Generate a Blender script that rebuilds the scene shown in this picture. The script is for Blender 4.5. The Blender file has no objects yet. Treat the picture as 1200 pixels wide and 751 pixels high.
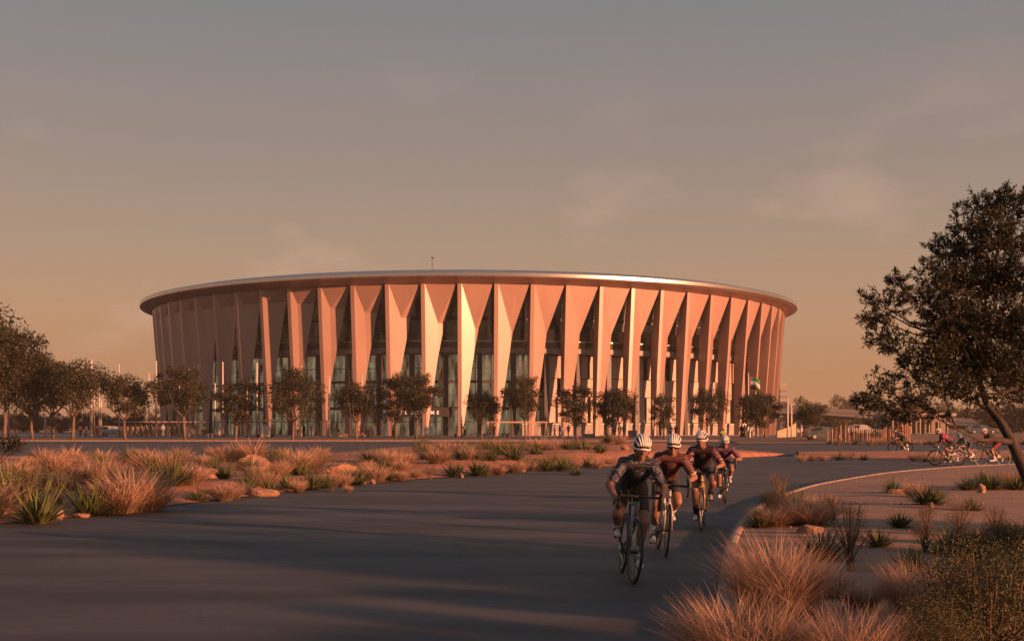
import bpy, bmesh, math, random
import numpy as np
from mathutils import Vector, Matrix, Euler
R_ = math.radians
PI = math.pi
scene = bpy.context.scene
COL = scene.collection

# ------------------------------------------------------------------ camera
F = 1400.0; HZ = 501.5; CH = 1.63          # focal length (px of a 1200 px wide frame), horizon row, eye height
cam = bpy.data.cameras.new('camera')
cam.sensor_width = 36.0
cam.lens = 36.0 * F / 1200.0
cam.shift_y = (HZ - 375.5) / 1200.0
cam.clip_start = 0.1
cam.clip_end = 20000
cam_o = bpy.data.objects.new('camera', cam)
COL.objects.link(cam_o)
cam_o.location = (0, 0, CH)
cam_o.rotation_euler = (PI / 2, 0, 0)
scene.camera = cam_o

# ------------------------------------------------------------------ light
SUN_AZ = R_(56)      # right of and behind the camera
SUN_EL = R_(8.0)
sun_dir = Vector((math.sin(SUN_AZ) * math.cos(SUN_EL), -math.cos(SUN_AZ) * math.cos(SUN_EL), math.sin(SUN_EL)))
sl = bpy.data.lights.new('sun', 'SUN')
sl.energy = 5.0
sl.angle = R_(1.2)
sl.color = (1.0, 0.385, 0.18)
so = bpy.data.objects.new('sun', sl)
COL.objects.link(so)
so.rotation_euler = sun_dir.to_track_quat('Z', 'Y').to_euler()

world = bpy.data.worlds.new('World')
scene.world = world
world.use_nodes = True
wn = world.node_tree
wn.nodes.clear()
def N(nt, typ, **kw):
    n = nt.nodes.new(typ)
    for k, v in kw.items():
        setattr(n, k, v)
    return n
wo = N(wn, 'ShaderNodeOutputWorld')
bg = N(wn, 'ShaderNodeBackground')
sky = N(wn, 'ShaderNodeTexSky', sky_type='NISHITA', sun_disc=False)
sky.sun_elevation = SUN_EL
sky.sun_rotation = PI - SUN_AZ
sky.air_density = 1.2; sky.dust_density = 4.0; sky.ozone_density = 1.0
tc = N(wn, 'ShaderNodeTexCoord')
sep = N(wn, 'ShaderNodeSeparateXYZ')
wn.links.new(tc.outputs['Generated'], sep.inputs[0])
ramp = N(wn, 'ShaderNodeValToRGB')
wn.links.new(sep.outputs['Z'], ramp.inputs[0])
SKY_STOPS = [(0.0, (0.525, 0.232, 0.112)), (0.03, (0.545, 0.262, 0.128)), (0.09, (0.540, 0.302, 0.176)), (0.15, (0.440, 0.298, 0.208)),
             (0.22, (0.345, 0.264, 0.224)), (0.34, (0.236, 0.230, 0.238)), (0.6, (0.17, 0.205, 0.25)), (1.0, (0.16, 0.205, 0.27))]  # overhead stops set bluer to add cool fill light
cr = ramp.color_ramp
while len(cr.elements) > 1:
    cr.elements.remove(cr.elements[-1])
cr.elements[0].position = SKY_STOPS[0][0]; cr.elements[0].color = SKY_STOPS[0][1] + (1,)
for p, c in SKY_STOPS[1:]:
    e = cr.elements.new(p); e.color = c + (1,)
# faint cumulus haze low in the sky
mp = N(wn, 'ShaderNodeMapping'); mp.inputs['Scale'].default_value = (1.0, 1.0, 2.2)
wn.links.new(tc.outputs['Generated'], mp.inputs[0])
ns = N(wn, 'ShaderNodeTexNoise'); ns.inputs['Scale'].default_value = 5.0; ns.inputs['Detail'].default_value = 7.0; ns.inputs['Roughness'].default_value = 0.55
wn.links.new(mp.outputs[0], ns.inputs['Vector'])
c1 = N(wn, 'ShaderNodeMapRange'); c1.inputs[1].default_value = 0.54; c1.inputs[2].default_value = 0.66; c1.inputs[4].default_value = 1.0
wn.links.new(ns.outputs['Fac'], c1.inputs[0])
band = N(wn, 'ShaderNodeValToRGB')
bcr = band.color_ramp
bcr.elements[0].position = 0.0; bcr.elements[0].color = (0, 0, 0, 1)
bcr.elements[1].position = 0.30; bcr.elements[1].color = (0, 0, 0, 1)
e = bcr.elements.new(0.10); e.color = (0.30, 0.30, 0.30, 1)
e = bcr.elements.new(0.17); e.color = (0.24, 0.24, 0.24, 1)
wn.links.new(sep.outputs['Z'], band.inputs[0])
mu = N(wn, 'ShaderNodeMath', operation='MULTIPLY')
wn.links.new(c1.outputs[0], mu.inputs[0]); wn.links.new(band.outputs[0], mu.inputs[1])
mixc = N(wn, 'ShaderNodeMixRGB', blend_type='MIX')
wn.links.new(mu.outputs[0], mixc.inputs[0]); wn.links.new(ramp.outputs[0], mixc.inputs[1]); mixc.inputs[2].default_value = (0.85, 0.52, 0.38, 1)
# the physical sky adds a small share, the hand-set ramp the dusty evening air
mul = N(wn, 'ShaderNodeMixRGB', blend_type='MULTIPLY'); mul.inputs[0].default_value = 1.0
mul.inputs[2].default_value = (0.1, 0.1, 0.1, 1)
wn.links.new(sky.outputs[0], mul.inputs[1])
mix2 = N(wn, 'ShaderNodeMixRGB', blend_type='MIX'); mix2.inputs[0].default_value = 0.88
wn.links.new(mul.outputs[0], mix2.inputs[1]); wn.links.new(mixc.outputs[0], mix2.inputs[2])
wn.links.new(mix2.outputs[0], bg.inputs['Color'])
bg.inputs['Strength'].default_value = 0.465
wn.links.new(bg.outputs[0], wo.inputs['Surface'])

scene.view_settings.view_transform = 'Standard'
scene.view_settings.look = 'None'
scene.view_settings.exposure = 1.1
scene.view_settings.gamma = 1.0
scene.view_settings.use_curve_mapping = False
scene.render.engine = 'CYCLES'
scene.cycles.max_bounces = 6
scene.cycles.transparent_max_bounces = 16
scene.cycles.caustics_reflective = False
scene.cycles.caustics_refractive = False
scene.cycles.use_denoising = True

# ------------------------------------------------------------------ measuring helpers
def G(px, py, z=0.0):
    """ground point seen at a pixel of the 1200x751 photograph"""
    d = F * (CH - z) / (py - HZ)
    return Vector(((px - 600) / F * d, d, z))
def at(px, py, d):
    return Vector(((px - 600) / F * d, d, CH + (HZ - py) / F * d))

# ------------------------------------------------------------------ object helpers
def tag(o, label=None, cat=None, group=None, kind=None):
    if label: o['label'] = label
    if cat: o['category'] = cat
    if group: o['group'] = group
    if kind: o['kind'] = kind
    return o
def link(o, parent=None):
    COL.objects.link(o)
    if parent is not None: o.parent = parent
    return o
def empty(name, loc=(0, 0, 0), rz=0.0):
    o = bpy.data.objects.new(name, None)
    o.location = loc; o.rotation_euler = (0, 0, rz)
    o.empty_display_size = 0.3
    return link(o)
def meshobj(name, me, parent=None):
    return link(bpy.data.objects.new(name, me), parent)
def np_mesh(name, verts, quads, mats, smooth=False, mat_idx=None):
    """fast mesh from numpy arrays: quads (n,4) or tris (n,3)"""
    verts = np.asarray(verts, dtype=np.float32); quads = np.asarray(quads, dtype=np.int32)
    me = bpy.data.meshes.new(name)
    k = quads.shape[1]; n = quads.shape[0]
    me.vertices.add(len(verts)); me.vertices.foreach_set('co', verts.ravel())
    me.loops.add(n * k); me.loops.foreach_set('vertex_index', quads.ravel())
    me.polygons.add(n)
    me.polygons.foreach_set('loop_start', np.arange(0, n * k, k, dtype=np.int32))
    if mat_idx is not None:
        me.polygons.foreach_set('material_index', np.asarray(mat_idx, dtype=np.int32))
    me.polygons.foreach_set('use_smooth', np.full(n, smooth, dtype=bool))
    for m in (mats if isinstance(mats, (list, tuple)) else [mats]):
        me.materials.append(m)
    me.update(calc_edges=True)
    return me
class MB:
    """collects shapes that become ONE mesh"""
    def __init__(s): s.v = []; s.f = []; s.m = []
    def add(s, vs, fs, mi=0):
        b = len(s.v)
        s.v += [tuple(v) for v in vs]
        s.f += [tuple(b + i for i in f) for f in fs]
        s.m += [mi] * len(fs)
        return s
    def box(s, c, d, rz=0.0, mi=0, M=None, taper=1.0):
        cx, cy, cz = c; hx, hy, hz = d[0] / 2, d[1] / 2, d[2] / 2
        pts = []
        for z, k in ((-hz, 1.0), (hz, taper)):
            for x, y in ((-hx, -hy), (hx, -hy), (hx, hy), (-hx, hy)):
                p = Vector((x * k, y * k, z))
                if rz: p = Matrix.Rotation(rz, 3, 'Z') @ p
                if M: p = M @ p
                pts.append((p.x + cx, p.y + cy, p.z + cz))
        return s.add(pts, [(3, 2, 1, 0), (4, 5, 6, 7), (0, 1, 5, 4), (1, 2, 6, 5), (2, 3, 7, 6), (3, 0, 4, 7)], mi)
    def tube(s, pts, rad, n=8, mi=0, cap=True, closed=False):
        pts = [Vector(p) for p in pts]
        if not hasattr(rad, '__len__'): rad = [rad] * len(pts)
        L = len(pts); rings = []
        up = None
        for i, p in enumerate(pts):
            if closed: t = pts[(i + 1) % L] - pts[i - 1]
            else: t = pts[min(i + 1, L - 1)] - pts[max(i - 1, 0)]
            if t.length < 1e-9: t = Vector((0, 0, 1))
            t.normalize()
            if up is None:
                up = Vector((0, 0, 1)) if abs(t.z) < 0.9 else Vector((1, 0, 0))
            a = t.cross(up)
            if a.length < 1e-5: a = t.orthogonal()
            a.normalize(); b = a.cross(t); b.normalize(); up = b
            rings.append([p + (a * math.cos(2 * PI * k / n) + b * math.sin(2 * PI * k / n)) * rad[i] for k in range(n)])
        vs = [v for r in rings for v in r]; fs = []
        for i in range(L if closed else L - 1):
            j = (i + 1) % L
            for k in range(n):
                fs.append((i * n + k, i * n + (k + 1) % n, j * n + (k + 1) % n, j * n + k))
        if cap and not closed:
            fs.append(tuple(range(n))[::-1]); fs.append(tuple((L - 1) * n + k for k in range(n)))
        return s.add(vs, fs, mi)
    def lathe(s, prof, c=(0, 0, 0), n=32, a0=0.0, a1=2 * PI, mi=0):
        full = abs(a1 - a0 - 2 * PI) < 1e-6
        m = n if full else n + 1; vs = []; fs = []
        for r, z in prof:
            for k in range(m):
                a = a0 + (a1 - a0) * k / n
                vs.append((c[0] + r * math.sin(a), c[1] - r * math.cos(a), c[2] + z))
        for i in range(len(prof) - 1):
            for k in range(n):
                k2 = (k + 1) % m
                fs.append((i * m + k, i * m + k2, (i + 1) * m + k2, (i + 1) * m + k))
        return s.add(vs, fs, mi)
    def ball(s, c, r, n=10, m=6, mi=0, M=None):
        if not hasattr(r, '__len__'): r = (r, r, r)
        vs = []; fs = []
        for i in range(m + 1):
            ph = PI * i / m
            for k in range(n):
                a = 2 * PI * k / n
                p = Vector((r[0] * math.sin(ph) * math.cos(a), r[1] * math.sin(ph) * math.sin(a), r[2] * math.cos(ph)))
                if M: p = M @ p
                vs.append((p.x + c[0], p.y + c[1], p.z + c[2]))
        for i in range(m):
            for k in range(n):
                fs.append((i * n + k, (i + 1) * n + k, (i + 1) * n + (k + 1) % n, i * n + (k + 1) % n))
        return s.add(vs, fs, mi)
    def mesh(s, name, mats, smooth=False):
        me = bpy.data.meshes.new(name)
        me.from_pydata(s.v, [], s.f)
        for m in (mats if isinstance(mats, (list, tuple)) else [mats]): me.materials.append(m)
        me.polygons.foreach_set('material_index', s.m)
        me.polygons.foreach_set('use_smooth', [smooth] * len(s.f))
        me.validate(); me.update()
        return me
    def build(s, name, mats, parent=None, smooth=False, bevel=0):
        me = s.mesh(name, mats, smooth)
        o = meshobj(name, me, parent)
        if bevel:
            b = o.modifiers.new('bevel', 'BEVEL'); b.width = bevel; b.segments = 2; b.limit_method = 'ANGLE'
        return o
def auto_smooth(me, ang=35):
    try: me.set_sharp_from_angle(angle=R_(ang))
    except Exception: pass
def copy_tree(o, parent=None):
    c = o.copy(); COL.objects.link(c); c.parent = parent
    for ch in list(o.children): copy_tree(ch, c)
    return c

# ------------------------------------------------------------------ materials
def mat(name, col, rough=0.7, col2=None, scale=8.0, detail=5.0, bump=0.0, bscale=None, metal=0.0, spec=0.5, stretch=(1, 1, 1),
        lo=0.35, hi=0.65, coords='Object', rnd=0.0, transl=0.0, coat=0.0, emit=None, emit_s=0.0, bdist=0.02):
    m = bpy.data.materials.new(name); m.use_nodes = True
    nt = m.node_tree; b = nt.nodes['Principled BSDF']; out = nt.nodes['Material Output']
    b.inputs['Base Color'].default_value = tuple(col) + (1,)
    b.inputs['Roughness'].default_value = rough
    b.inputs['Metallic'].default_value = metal
    b.inputs['Specular IOR Level'].default_value = spec
    if coat: b.inputs['Coat Weight'].default_value = coat; b.inputs['Coat Roughness'].default_value = 0.25
    if emit: b.inputs['Emission Color'].default_value = tuple(emit) + (1,); b.inputs['Emission Strength'].default_value = emit_s
    src = None
    if col2 is not None or bump or rnd:
        t = N(nt, 'ShaderNodeTexCoord'); mpn = N(nt, 'ShaderNodeMapping'); mpn.inputs['Scale'].default_value = stretch
        nt.links.new(t.outputs[coords], mpn.inputs[0])
    if col2 is not None:
        n1 = N(nt, 'ShaderNodeTexNoise'); n1.inputs['Scale'].default_value = scale; n1.inputs['Detail'].default_value = detail
        nt.links.new(mpn.outputs[0], n1.inputs['Vector'])
        mr = N(nt, 'ShaderNodeMapRange'); mr.inputs[1].default_value = lo; mr.inputs[2].default_value = hi
        nt.links.new(n1.outputs['Fac'], mr.inputs[0])
        mx = N(nt, 'ShaderNodeMixRGB'); mx.inputs[1].default_value = tuple(col) + (1,); mx.inputs[2].default_value = tuple(col2) + (1,)
        nt.links.new(mr.outputs[0], mx.inputs[0]); src = mx.outputs[0]
    if rnd:
        oi = N(nt, 'ShaderNodeObjectInfo'); hs = N(nt, 'ShaderNodeHueSaturation')
        mr2 = N(nt, 'ShaderNodeMapRange'); mr2.inputs[3].default_value = 1 - rnd; mr2.inputs[4].default_value = 1 + rnd
        nt.links.new(oi.outputs['Random'], mr2.inputs[0]); nt.links.new(mr2.outputs[0], hs.inputs['Value'])
        if src: nt.links.new(src, hs.inputs['Color'])
        else: hs.inputs['Color'].default_value = tuple(col) + (1,)
        src = hs.outputs[0]
    if src: nt.links.new(src, b.inputs['Base Color'])
    if bump:
        n2 = N(nt, 'ShaderNodeTexNoise'); n2.inputs['Scale'].default_value = bscale or scale * 4; n2.inputs['Detail'].default_value = 6
        nt.links.new(mpn.outputs[0], n2.inputs['Vector'])
        bp = N(nt, 'ShaderNodeBump'); bp.inputs['Strength'].default_value = bump; bp.inputs['Distance'].default_value = bdist
        nt.links.new(n2.outputs['Fac'], bp.inputs['Height']); nt.links.new(bp.outputs[0], b.inputs['Normal'])
    if transl:
        tr = N(nt, 'ShaderNodeBsdfTranslucent'); ms = N(nt, 'ShaderNodeMixShader'); ms.inputs[0].default_value = transl
        if src: nt.links.new(src, tr.inputs[0])
        else: tr.inputs[0].default_value = tuple(col) + (1,)
        nt.links.new(b.outputs[0], ms.inputs[1]); nt.links.new(tr.outputs[0], ms.inputs[2]); nt.links.new(ms.outputs[0], out.inputs[0])
    return m

M_fin = mat('fin_cladding', (0.35, 0.228, 0.192), 0.36, (0.305, 0.195, 0.164), 0.35, rnd=.035, bump=0.05, bscale=3, spec=0.7, coat=0.45, stretch=(1, 1, .35))
M_soffit = mat('soffit_panel', (0.52, 0.385, 0.325), 0.5, (0.48, 0.355, 0.30), 0.3)
M_roof = mat('roof_metal', (0.60, 0.54, 0.50), 0.25, (0.57, 0.51, 0.48), 0.4, metal=0.95)
M_dark = mat('dark_metal', (0.045, 0.042, 0.042), 0.5)
M_mull = mat('mullion_metal', (0.07, 0.062, 0.055), 0.45)
M_conc = mat('concrete', (0.36, 0.31, 0.28), 0.85, (0.29, 0.25, 0.23), 1.2, bump=0.15)
M_panel = mat('facade_panel', (0.50, 0.40, 0.34), 0.7, (0.44, 0.34, 0.29), 0.5, rnd=0.12)
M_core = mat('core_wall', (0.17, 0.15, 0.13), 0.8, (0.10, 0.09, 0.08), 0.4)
M_white = mat('white_paint', (0.72, 0.70, 0.66), 0.5)
M_rail = mat('rail_metal', (0.45, 0.44, 0.43), 0.35, metal=0.6)
M_asph = None
def glass_mat(name, tint, emit, es, trans=0.35):
    m = bpy.data.materials.new(name); m.use_nodes = True; nt = m.node_tree
    b = nt.nodes['Principled BSDF']; out = nt.nodes['Material Output']
    b.inputs['Base Color'].default_value = tint + (1,); b.inputs['Roughness'].default_value = 0.08
    b.inputs['Specular IOR Level'].default_value = 0.6
    t = N(nt, 'ShaderNodeTexCoord'); n1 = N(nt, 'ShaderNodeTexNoise'); n1.inputs['Scale'].default_value = 0.9; n1.inputs['Detail'].default_value = 3
    oi = N(nt, 'ShaderNodeObjectInfo'); ad = N(nt, 'ShaderNodeVectorMath', operation='ADD')
    cmb = N(nt, 'ShaderNodeMapping'); cmb.inputs['Scale'].default_value = (1.5, 1.5, .35)
    nt.links.new(t.outputs['Object'], cmb.inputs[0])
    nt.links.new(cmb.outputs[0], ad.inputs[0]); nt.links.new(oi.outputs['Location'], ad.inputs[1]); nt.links.new(ad.outputs[0], n1.inputs['Vector'])
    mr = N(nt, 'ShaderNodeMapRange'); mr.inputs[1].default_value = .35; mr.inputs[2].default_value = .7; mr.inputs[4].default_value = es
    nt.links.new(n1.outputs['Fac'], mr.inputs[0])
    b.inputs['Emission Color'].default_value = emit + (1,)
    nt.links.new(mr.outputs[0], b.inputs['Emission Strength'])  # patchy glow in the panes stands in for unbuilt interior lighting
    tr = N(nt, 'ShaderNodeBsdfTransparent'); tr.inputs[0].default_value = (.78, .72, .60, 1)
    ms = N(nt, 'ShaderNodeMixShader'); ms.inputs[0].default_value = trans
    nt.links.new(b.outputs[0], ms.inputs[1]); nt.links.new(tr.outputs[0], ms.inputs[2]); nt.links.new(ms.outputs[0], out.inputs[0])
    return m
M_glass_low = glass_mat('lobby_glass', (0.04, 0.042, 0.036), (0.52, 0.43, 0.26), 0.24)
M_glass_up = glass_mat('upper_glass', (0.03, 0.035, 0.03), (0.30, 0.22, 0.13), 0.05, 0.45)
M_glass_rail = glass_mat('rail_glass', (0.06, 0.06, 0.055), (0.1, 0.1, 0.1), 0.0, 0.6)

# ------------------------------------------------------------------ ground
def sheet(name, pts_rows, m, z_fn=None, parent=None, kind='structure', smooth=True):
    """grid surface from rows of points"""
    rows = [[tuple(p) for p in r] for r in pts_rows]
    nr, nc = len(rows), len(rows[0])
    v = [p for r in rows for p in r]
    f = [(i * nc + j, i * nc + j + 1, (i + 1) * nc + j + 1, (i + 1) * nc + j) for i in range(nr - 1) for j in range(nc - 1)]
    mb = MB().add(v, f)
    o = mb.build(name, m, parent, smooth)
    if kind: o['kind'] = kind
    return o

M_ground = mat('dry_ground', (0.20, 0.125, 0.085), 0.95, (0.13, 0.09, 0.065), 0.02, bump=0.3, bscale=0.8)
def asphalt_mat():
    m = mat('asphalt', (0.070, 0.069, 0.073), 0.72, (0.032, 0.032, 0.035), 0.5, detail=8, bump=0.5, bscale=34, stretch=(0.35, 1.6, 1), lo=0.38, hi=0.60, bdist=0.010)
    nt = m.node_tree; b = nt.nodes['Principled BSDF']
    src = b.inputs['Base Color'].links[0].from_socket
    t = N(nt, 'ShaderNodeTexCoord')
    n = N(nt, 'ShaderNodeTexNoise'); n.inputs['Scale'].default_value = 160; n.inputs['Detail'].default_value = 3
    nt.links.new(t.outputs['Object'], n.inputs['Vector'])
    mr = N(nt, 'ShaderNodeMapRange'); mr.inputs[1].default_value = .3; mr.inputs[2].default_value = .7; mr.inputs[3].default_value = .7; mr.inputs[4].default_value = 1.3
    nt.links.new(n.outputs['Fac'], mr.inputs[0])
    # hairline cracks and patched seams
    vo = N(nt, 'ShaderNodeTexVoronoi', feature='DISTANCE_TO_EDGE'); vo.inputs['Scale'].default_value = 0.22
    nn = N(nt, 'ShaderNodeTexNoise'); nn.inputs['Scale'].default_value = 1.6; nn.inputs['Detail'].default_value = 5
    nt.links.new(t.outputs['Object'], nn.inputs['Vector'])
    mxv = N(nt, 'ShaderNodeMixRGB'); mxv.inputs[0].default_value = 0.45
    nt.links.new(t.outputs['Object'], mxv.inputs[1]); nt.links.new(nn.outputs['Color'], mxv.inputs[2])
    nt.links.new(mxv.outputs[0], vo.inputs['Vector'])
    mc = N(nt, 'ShaderNodeMapRange'); mc.inputs[1].default_value = 0.0; mc.inputs[2].default_value = 0.0035; mc.inputs[3].default_value = 0.75; mc.inputs[4].default_value = 1.0
    nt.links.new(vo.outputs['Distance'], mc.inputs[0])
    m1 = N(nt, 'ShaderNodeMath', operation='MULTIPLY'); nt.links.new(mr.outputs[0], m1.inputs[0]); nt.links.new(mc.outputs[0], m1.inputs[1])
    hs = N(nt, 'ShaderNodeHueSaturation'); nt.links.new(m1.outputs[0], hs.inputs['Value']); nt.links.new(src, hs.inputs['Color'])
    nt.links.new(hs.outputs[0], b.inputs['Base Color'])
    return m
M_asph = asphalt_mat()
M_plaza = mat('plaza_paving', (0.15, 0.125, 0.115), 0.8, (0.12, 0.10, 0.095), 0.3, bump=0.1)
M_kerb = mat('kerb_stone', (0.30, 0.215, 0.18), 0.85, (0.20, 0.145, 0.12), 2.0, bump=0.4)
M_soil = mat('red_soil', (0.46, 0.19, 0.095), 0.95, (0.30, 0.125, 0.07), 1.3, detail=9, bump=0.7, bscale=9, bdist=0.05)
M_sand = mat('rippled_sand', (0.36, 0.205, 0.135), 0.92, (0.23, 0.13, 0.09), 1.1, detail=8, bump=0.8, bscale=5.5, stretch=(0.22, 1.7, 1), bdist=0.03)

sheet('ground', [[(x, y, -0.06) for x in (-9000, -300, 0, 300, 9000)] for y in (-300, 0, 300, 12000)], M_ground)
sheet('road', [[(x, y, 0) for x in np.linspace(-160, 200, 25)] for y in np.linspace(-25, 147, 15)], M_asph)

def zplaza(y):
    t = min(max((y - 147.3) / 18.0, 0), 1)
    return 0.13 + 0.32 * t
sheet('plaza', [[(x, y, zplaza(y)) for x in np.linspace(-160, 200, 20)] for y in (147.3, 150, 155, 160, 165.3, 200, 300, 330)], M_plaza)
kb = MB().box((-65.0, 147.15, 0.075), (190, 0.3, 0.15))
tag(kb.build('kerb', M_kerb), kind='structure')

# ------------------------------------------------------------------ stadium
SC = Vector(((552.5 - 600) / F * 238, 238.0, 0)); ZB, ZT = 0.45, 23.1; NB = 70
stadium = empty('stadium', SC)
tag(stadium, 'large round velodrome clad in folded pink fins under a wide metal roof rim', 'stadium')
def RB(z): return 59.2 + (z - ZB) / (ZT - ZB) * 1.75
def sp(th, t, n, z):
    r = RB(z) - n
    return (math.sin(th) * r + math.cos(th) * t, -math.cos(th) * r + math.sin(th) * t, z)
def lerp(a, b, t): return a + (b - a) * min(max(t, 0), 1)
def make_fin(k):
    th = k * 2 * PI / NB
    s = (th + 0.5) / 0.55            # 0 at the shaded end of the fold range, 1 from mid facade on
    tP = lerp(1.35, 2.72, s); hP = lerp(2.0, 7.1, s); nP = lerp(0.5, 1.22, s); h2 = lerp(15.5, 9.6, s) if s > 0 else 14
    tw = 5.26
    ex = 0.60 if s > 0 else lerp(1.15, 0.60, (s + 0.7) / 0.7)
    def q(h): return tw - (tw - 0.66) * (h / 22.65) ** ex
    tP2 = min(q(h2), tP + 0.02) if s > 0.4 else q(h2) - 0.3
    nQ = nP + 0.75
    V = [sp(th, 0, 0, ZT), sp(th, .6, 0, ZT), sp(th, tw, .45, ZT),            # 0 1 2
         sp(th, tP, nP, ZT - hP), sp(th, q(hP), nQ, ZT - hP), sp(th, tP2, nP * (tP2 - .6) / (tP - .6), ZT - h2),   # 3 4 5
         sp(th, .66, .06 * nP / (tP - .6), ZB), sp(th, .58, 0, ZB), sp(th, 0, 0, ZB),           # 6 7 8
         sp(th, 0, 1.3, ZT), sp(th, 0, 1.9, ZT - hP), sp(th, 0, 1.9, ZT - h2), sp(th, 0, 0.95, ZB), # 9 10 11 12
         sp(th, 0, 0, ZT - hP), sp(th, 0, 0, ZT - h2),
         sp(th, .6, 0, ZT - hP), sp(th, .59, 0, ZT - h2)]  # 13..16
    Fc = [(0, 13, 15, 1), (13, 14, 16, 15), (14, 8, 7, 16),                # outer strip
          (1, 15, 3), (15, 16, 5, 3), (16, 7, 6, 5),                      # pale fold
          (1, 3, 2), (2, 3, 4), (4, 3, 5),                                 # upper triangle, return
          (0, 9, 10, 13), (13, 10, 11, 14), (14, 11, 12, 8),               # left side
          (9, 2, 4, 10), (10, 4, 5, 11), (11, 5, 6, 12),                   # back
          (0, 1, 2, 9), (8, 12, 6, 7)]
    me = MB().add(V, Fc).mesh('fin', M_fin)
    return meshobj('fin', me, stadium)
for k in range(-21, 22): make_fin(k)
# roof: rim, soffit, upper deck
rf = MB().lathe([(54, 23.12), (61.0, 23.14), (61.05, 23.05), (62.85, 23.78), (62.95, 23.80)], n=210)
soff = rf.build('soffit', M_soffit, stadium, smooth=True)
rf = MB().lathe([(62.95, 23.80), (63.10, 23.81), (63.14, 23.84), (63.15, 23.87), (63.155, 24.05), (63.155, 24.30), (63.15, 24.48), (63.12, 24.53), (63.05, 24.58), (62.8, 24.62), (61.6, 24.75)], n=210)
rf.build('roof_rim', M_roof, stadium, smooth=True)
rf = MB().lathe([(61.6, 24.75), (60.9, 24.98), (60.7, 25.12), (60.55, 25.12), (60.4, 24.95), (40, 26.0), (0.01, 26.8)], n=210)
roof = rf.build('roof', M_roof, stadium)
# lighter panel seams of the rim
# antenna
am = MB().tube([(-3.8, -59.5, 25.0), (-3.8, -59.5, 27.0)], 0.07, 6)
am.box((-3.8, -59.5, 27.05), (.5, .25, .12)); am.box((-3.8, -59.4, 26.0), (.22, .12, .2))
am.build('antenna', M_dark, stadium)
# inner drum
RF = 55.6
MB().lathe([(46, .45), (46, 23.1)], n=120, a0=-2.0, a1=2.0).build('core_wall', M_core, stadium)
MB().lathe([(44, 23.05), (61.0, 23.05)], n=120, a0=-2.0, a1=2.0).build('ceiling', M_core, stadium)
MB().lathe([(45, .47), (59.3, .47), (59.3, .40)], n=120, a0=-2.0, a1=2.0).build('plinth', M_conc, stadium)
for z0, z1 in ((12.9, 13.75),):
    MB().lathe([(50, z0), (57.6, z0), (57.8, z0 + .15), (57.8, z1), (50, z1)], n=180, a0=-2.0, a1=2.0).build('terrace_slab', M_conc, stadium)
for z0, z1 in ((4.5, 4.8), (8.6, 8.85), (18.2, 18.5)):
    MB().lathe([(46, z0), (RF - .12, z0), (RF - .12, z1), (46, z1)], n=120, a0=-2.0, a1=2.0).build('floor_slab', M_core, stadium)
ng = MB().lathe([(57.7, 13.75), (57.7, 14.75)], n=160, a0=-1.6, a1=1.6); ng.build('balustrade_glass', M_glass_rail, stadium)
MB().lathe([(57.66, 14.75), (57.78, 14.75), (57.78, 14.87), (57.66, 14.87), (57.66, 14.75)], n=160, a0=-1.6, a1=1.6).build('handrail', M_rail, stadium)
# glazing: panes and mullions, from the left to a bit right of the entrance; panels on the right
nb2 = 140; dA = 2 * PI / nb2
rows = [(0.5, 2.6, 'low'), (2.6, 4.45, 'low'), (4.85, 8.55, 'low'), (8.9, 12.85, 'low'), (13.8, 18.15, 'up'), (18.55, 23.0, 'up')]
pane_me = {}
for z0, z1, g in rows:
    w = RF * dA - 0.1
    me = MB().box((0, 0, (z0 + z1) / 2), (w, 0.04, z1 - z0 - .08)).mesh('pane', M_glass_low if g == 'low' else M_glass_up)
    pane_me[z0] = me
mu_me = MB().box((0, 0, 11.8), (0.1, 0.26, 22.6)).box((0.0, .0, 2.6), (.12, .3, .1)).mesh('mullion', M_mull)
tr_me = MB()
for z in (2.6, 4.62, 6.7, 8.7, 10.8, 15.9, 18.3, 20.6): tr_me.box((0, 0, z), (RF * dA, 0.12, 0.10 if z not in (4.62, 8.7, 18.3) else .34))
tr_me = tr_me.mesh('transom', M_mull)
def bay(me, name, i, r=RF, dz=0):
    a = (i + .5) * dA
    o = meshobj(name, me, stadium)
    o.location = (r * math.sin(a), -r * math.cos(a), dz); o.rotation_euler = (0, 0, a)
    return o
random.seed(4)
for i in range(-24, 26):
    upper_only = i >= 5
    for z0, z1, g in rows:
        if upper_only and g == 'low': continue
        bay(pane_me[z0], 'pane', i)
    bay(tr_me, 'transom', i, RF + .03)
    a = i * dA
    o = meshobj('mullion', mu_me, stadium); o.location = (RF * math.sin(a), -RF * math.cos(a), 0); o.rotation_euler = (0, 0, a)
# right side: solid panels with narrow slots, stepped heights
for i in range(5, 33):
    a = (i + .5) * dA
    w = RF * dA
    for z0, z1 in ((2.5, 6.4), (6.5, 9.2), (9.3, 12.7)):
        ww = w * random.choice((.98, .86, .74)); off = (w - ww) / 2 * random.choice((-1, 1))
        dep = random.choice((0, .0, .35))
        me = MB().box((off, -0.2 - dep, (z0 + z1) / 2), (ww, 0.3, z1 - z0)).mesh('wall_panel', M_panel)
        bay(me, 'wall_panel', i, RF + .45)
    if i % 2 == 0 or random.random() < .35:
        me = MB().box((0, -0.6, 15.2 + random.uniform(-.1, .5)), (w * random.uniform(.4, .8), 0.4, 2.6)).mesh('wall_panel', M_panel)
        bay(me, 'wall_panel', i, RF + .5)
pw = MB().lathe([(57.0, .46), (57.0, 2.25), (56.6, 2.25), (56.6, .46)], n=70, a0=0.17, a1=1.35)
pw.build('podium_wall', M_conc, stadium)
MB().lathe([(57.06, 2.25), (57.06, 2.36), (56.5, 2.36), (56.5, 2.25), (57.06, 2.25)], n=70, a0=.17, a1=1.35).build('coping', M_white, stadium)
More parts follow.
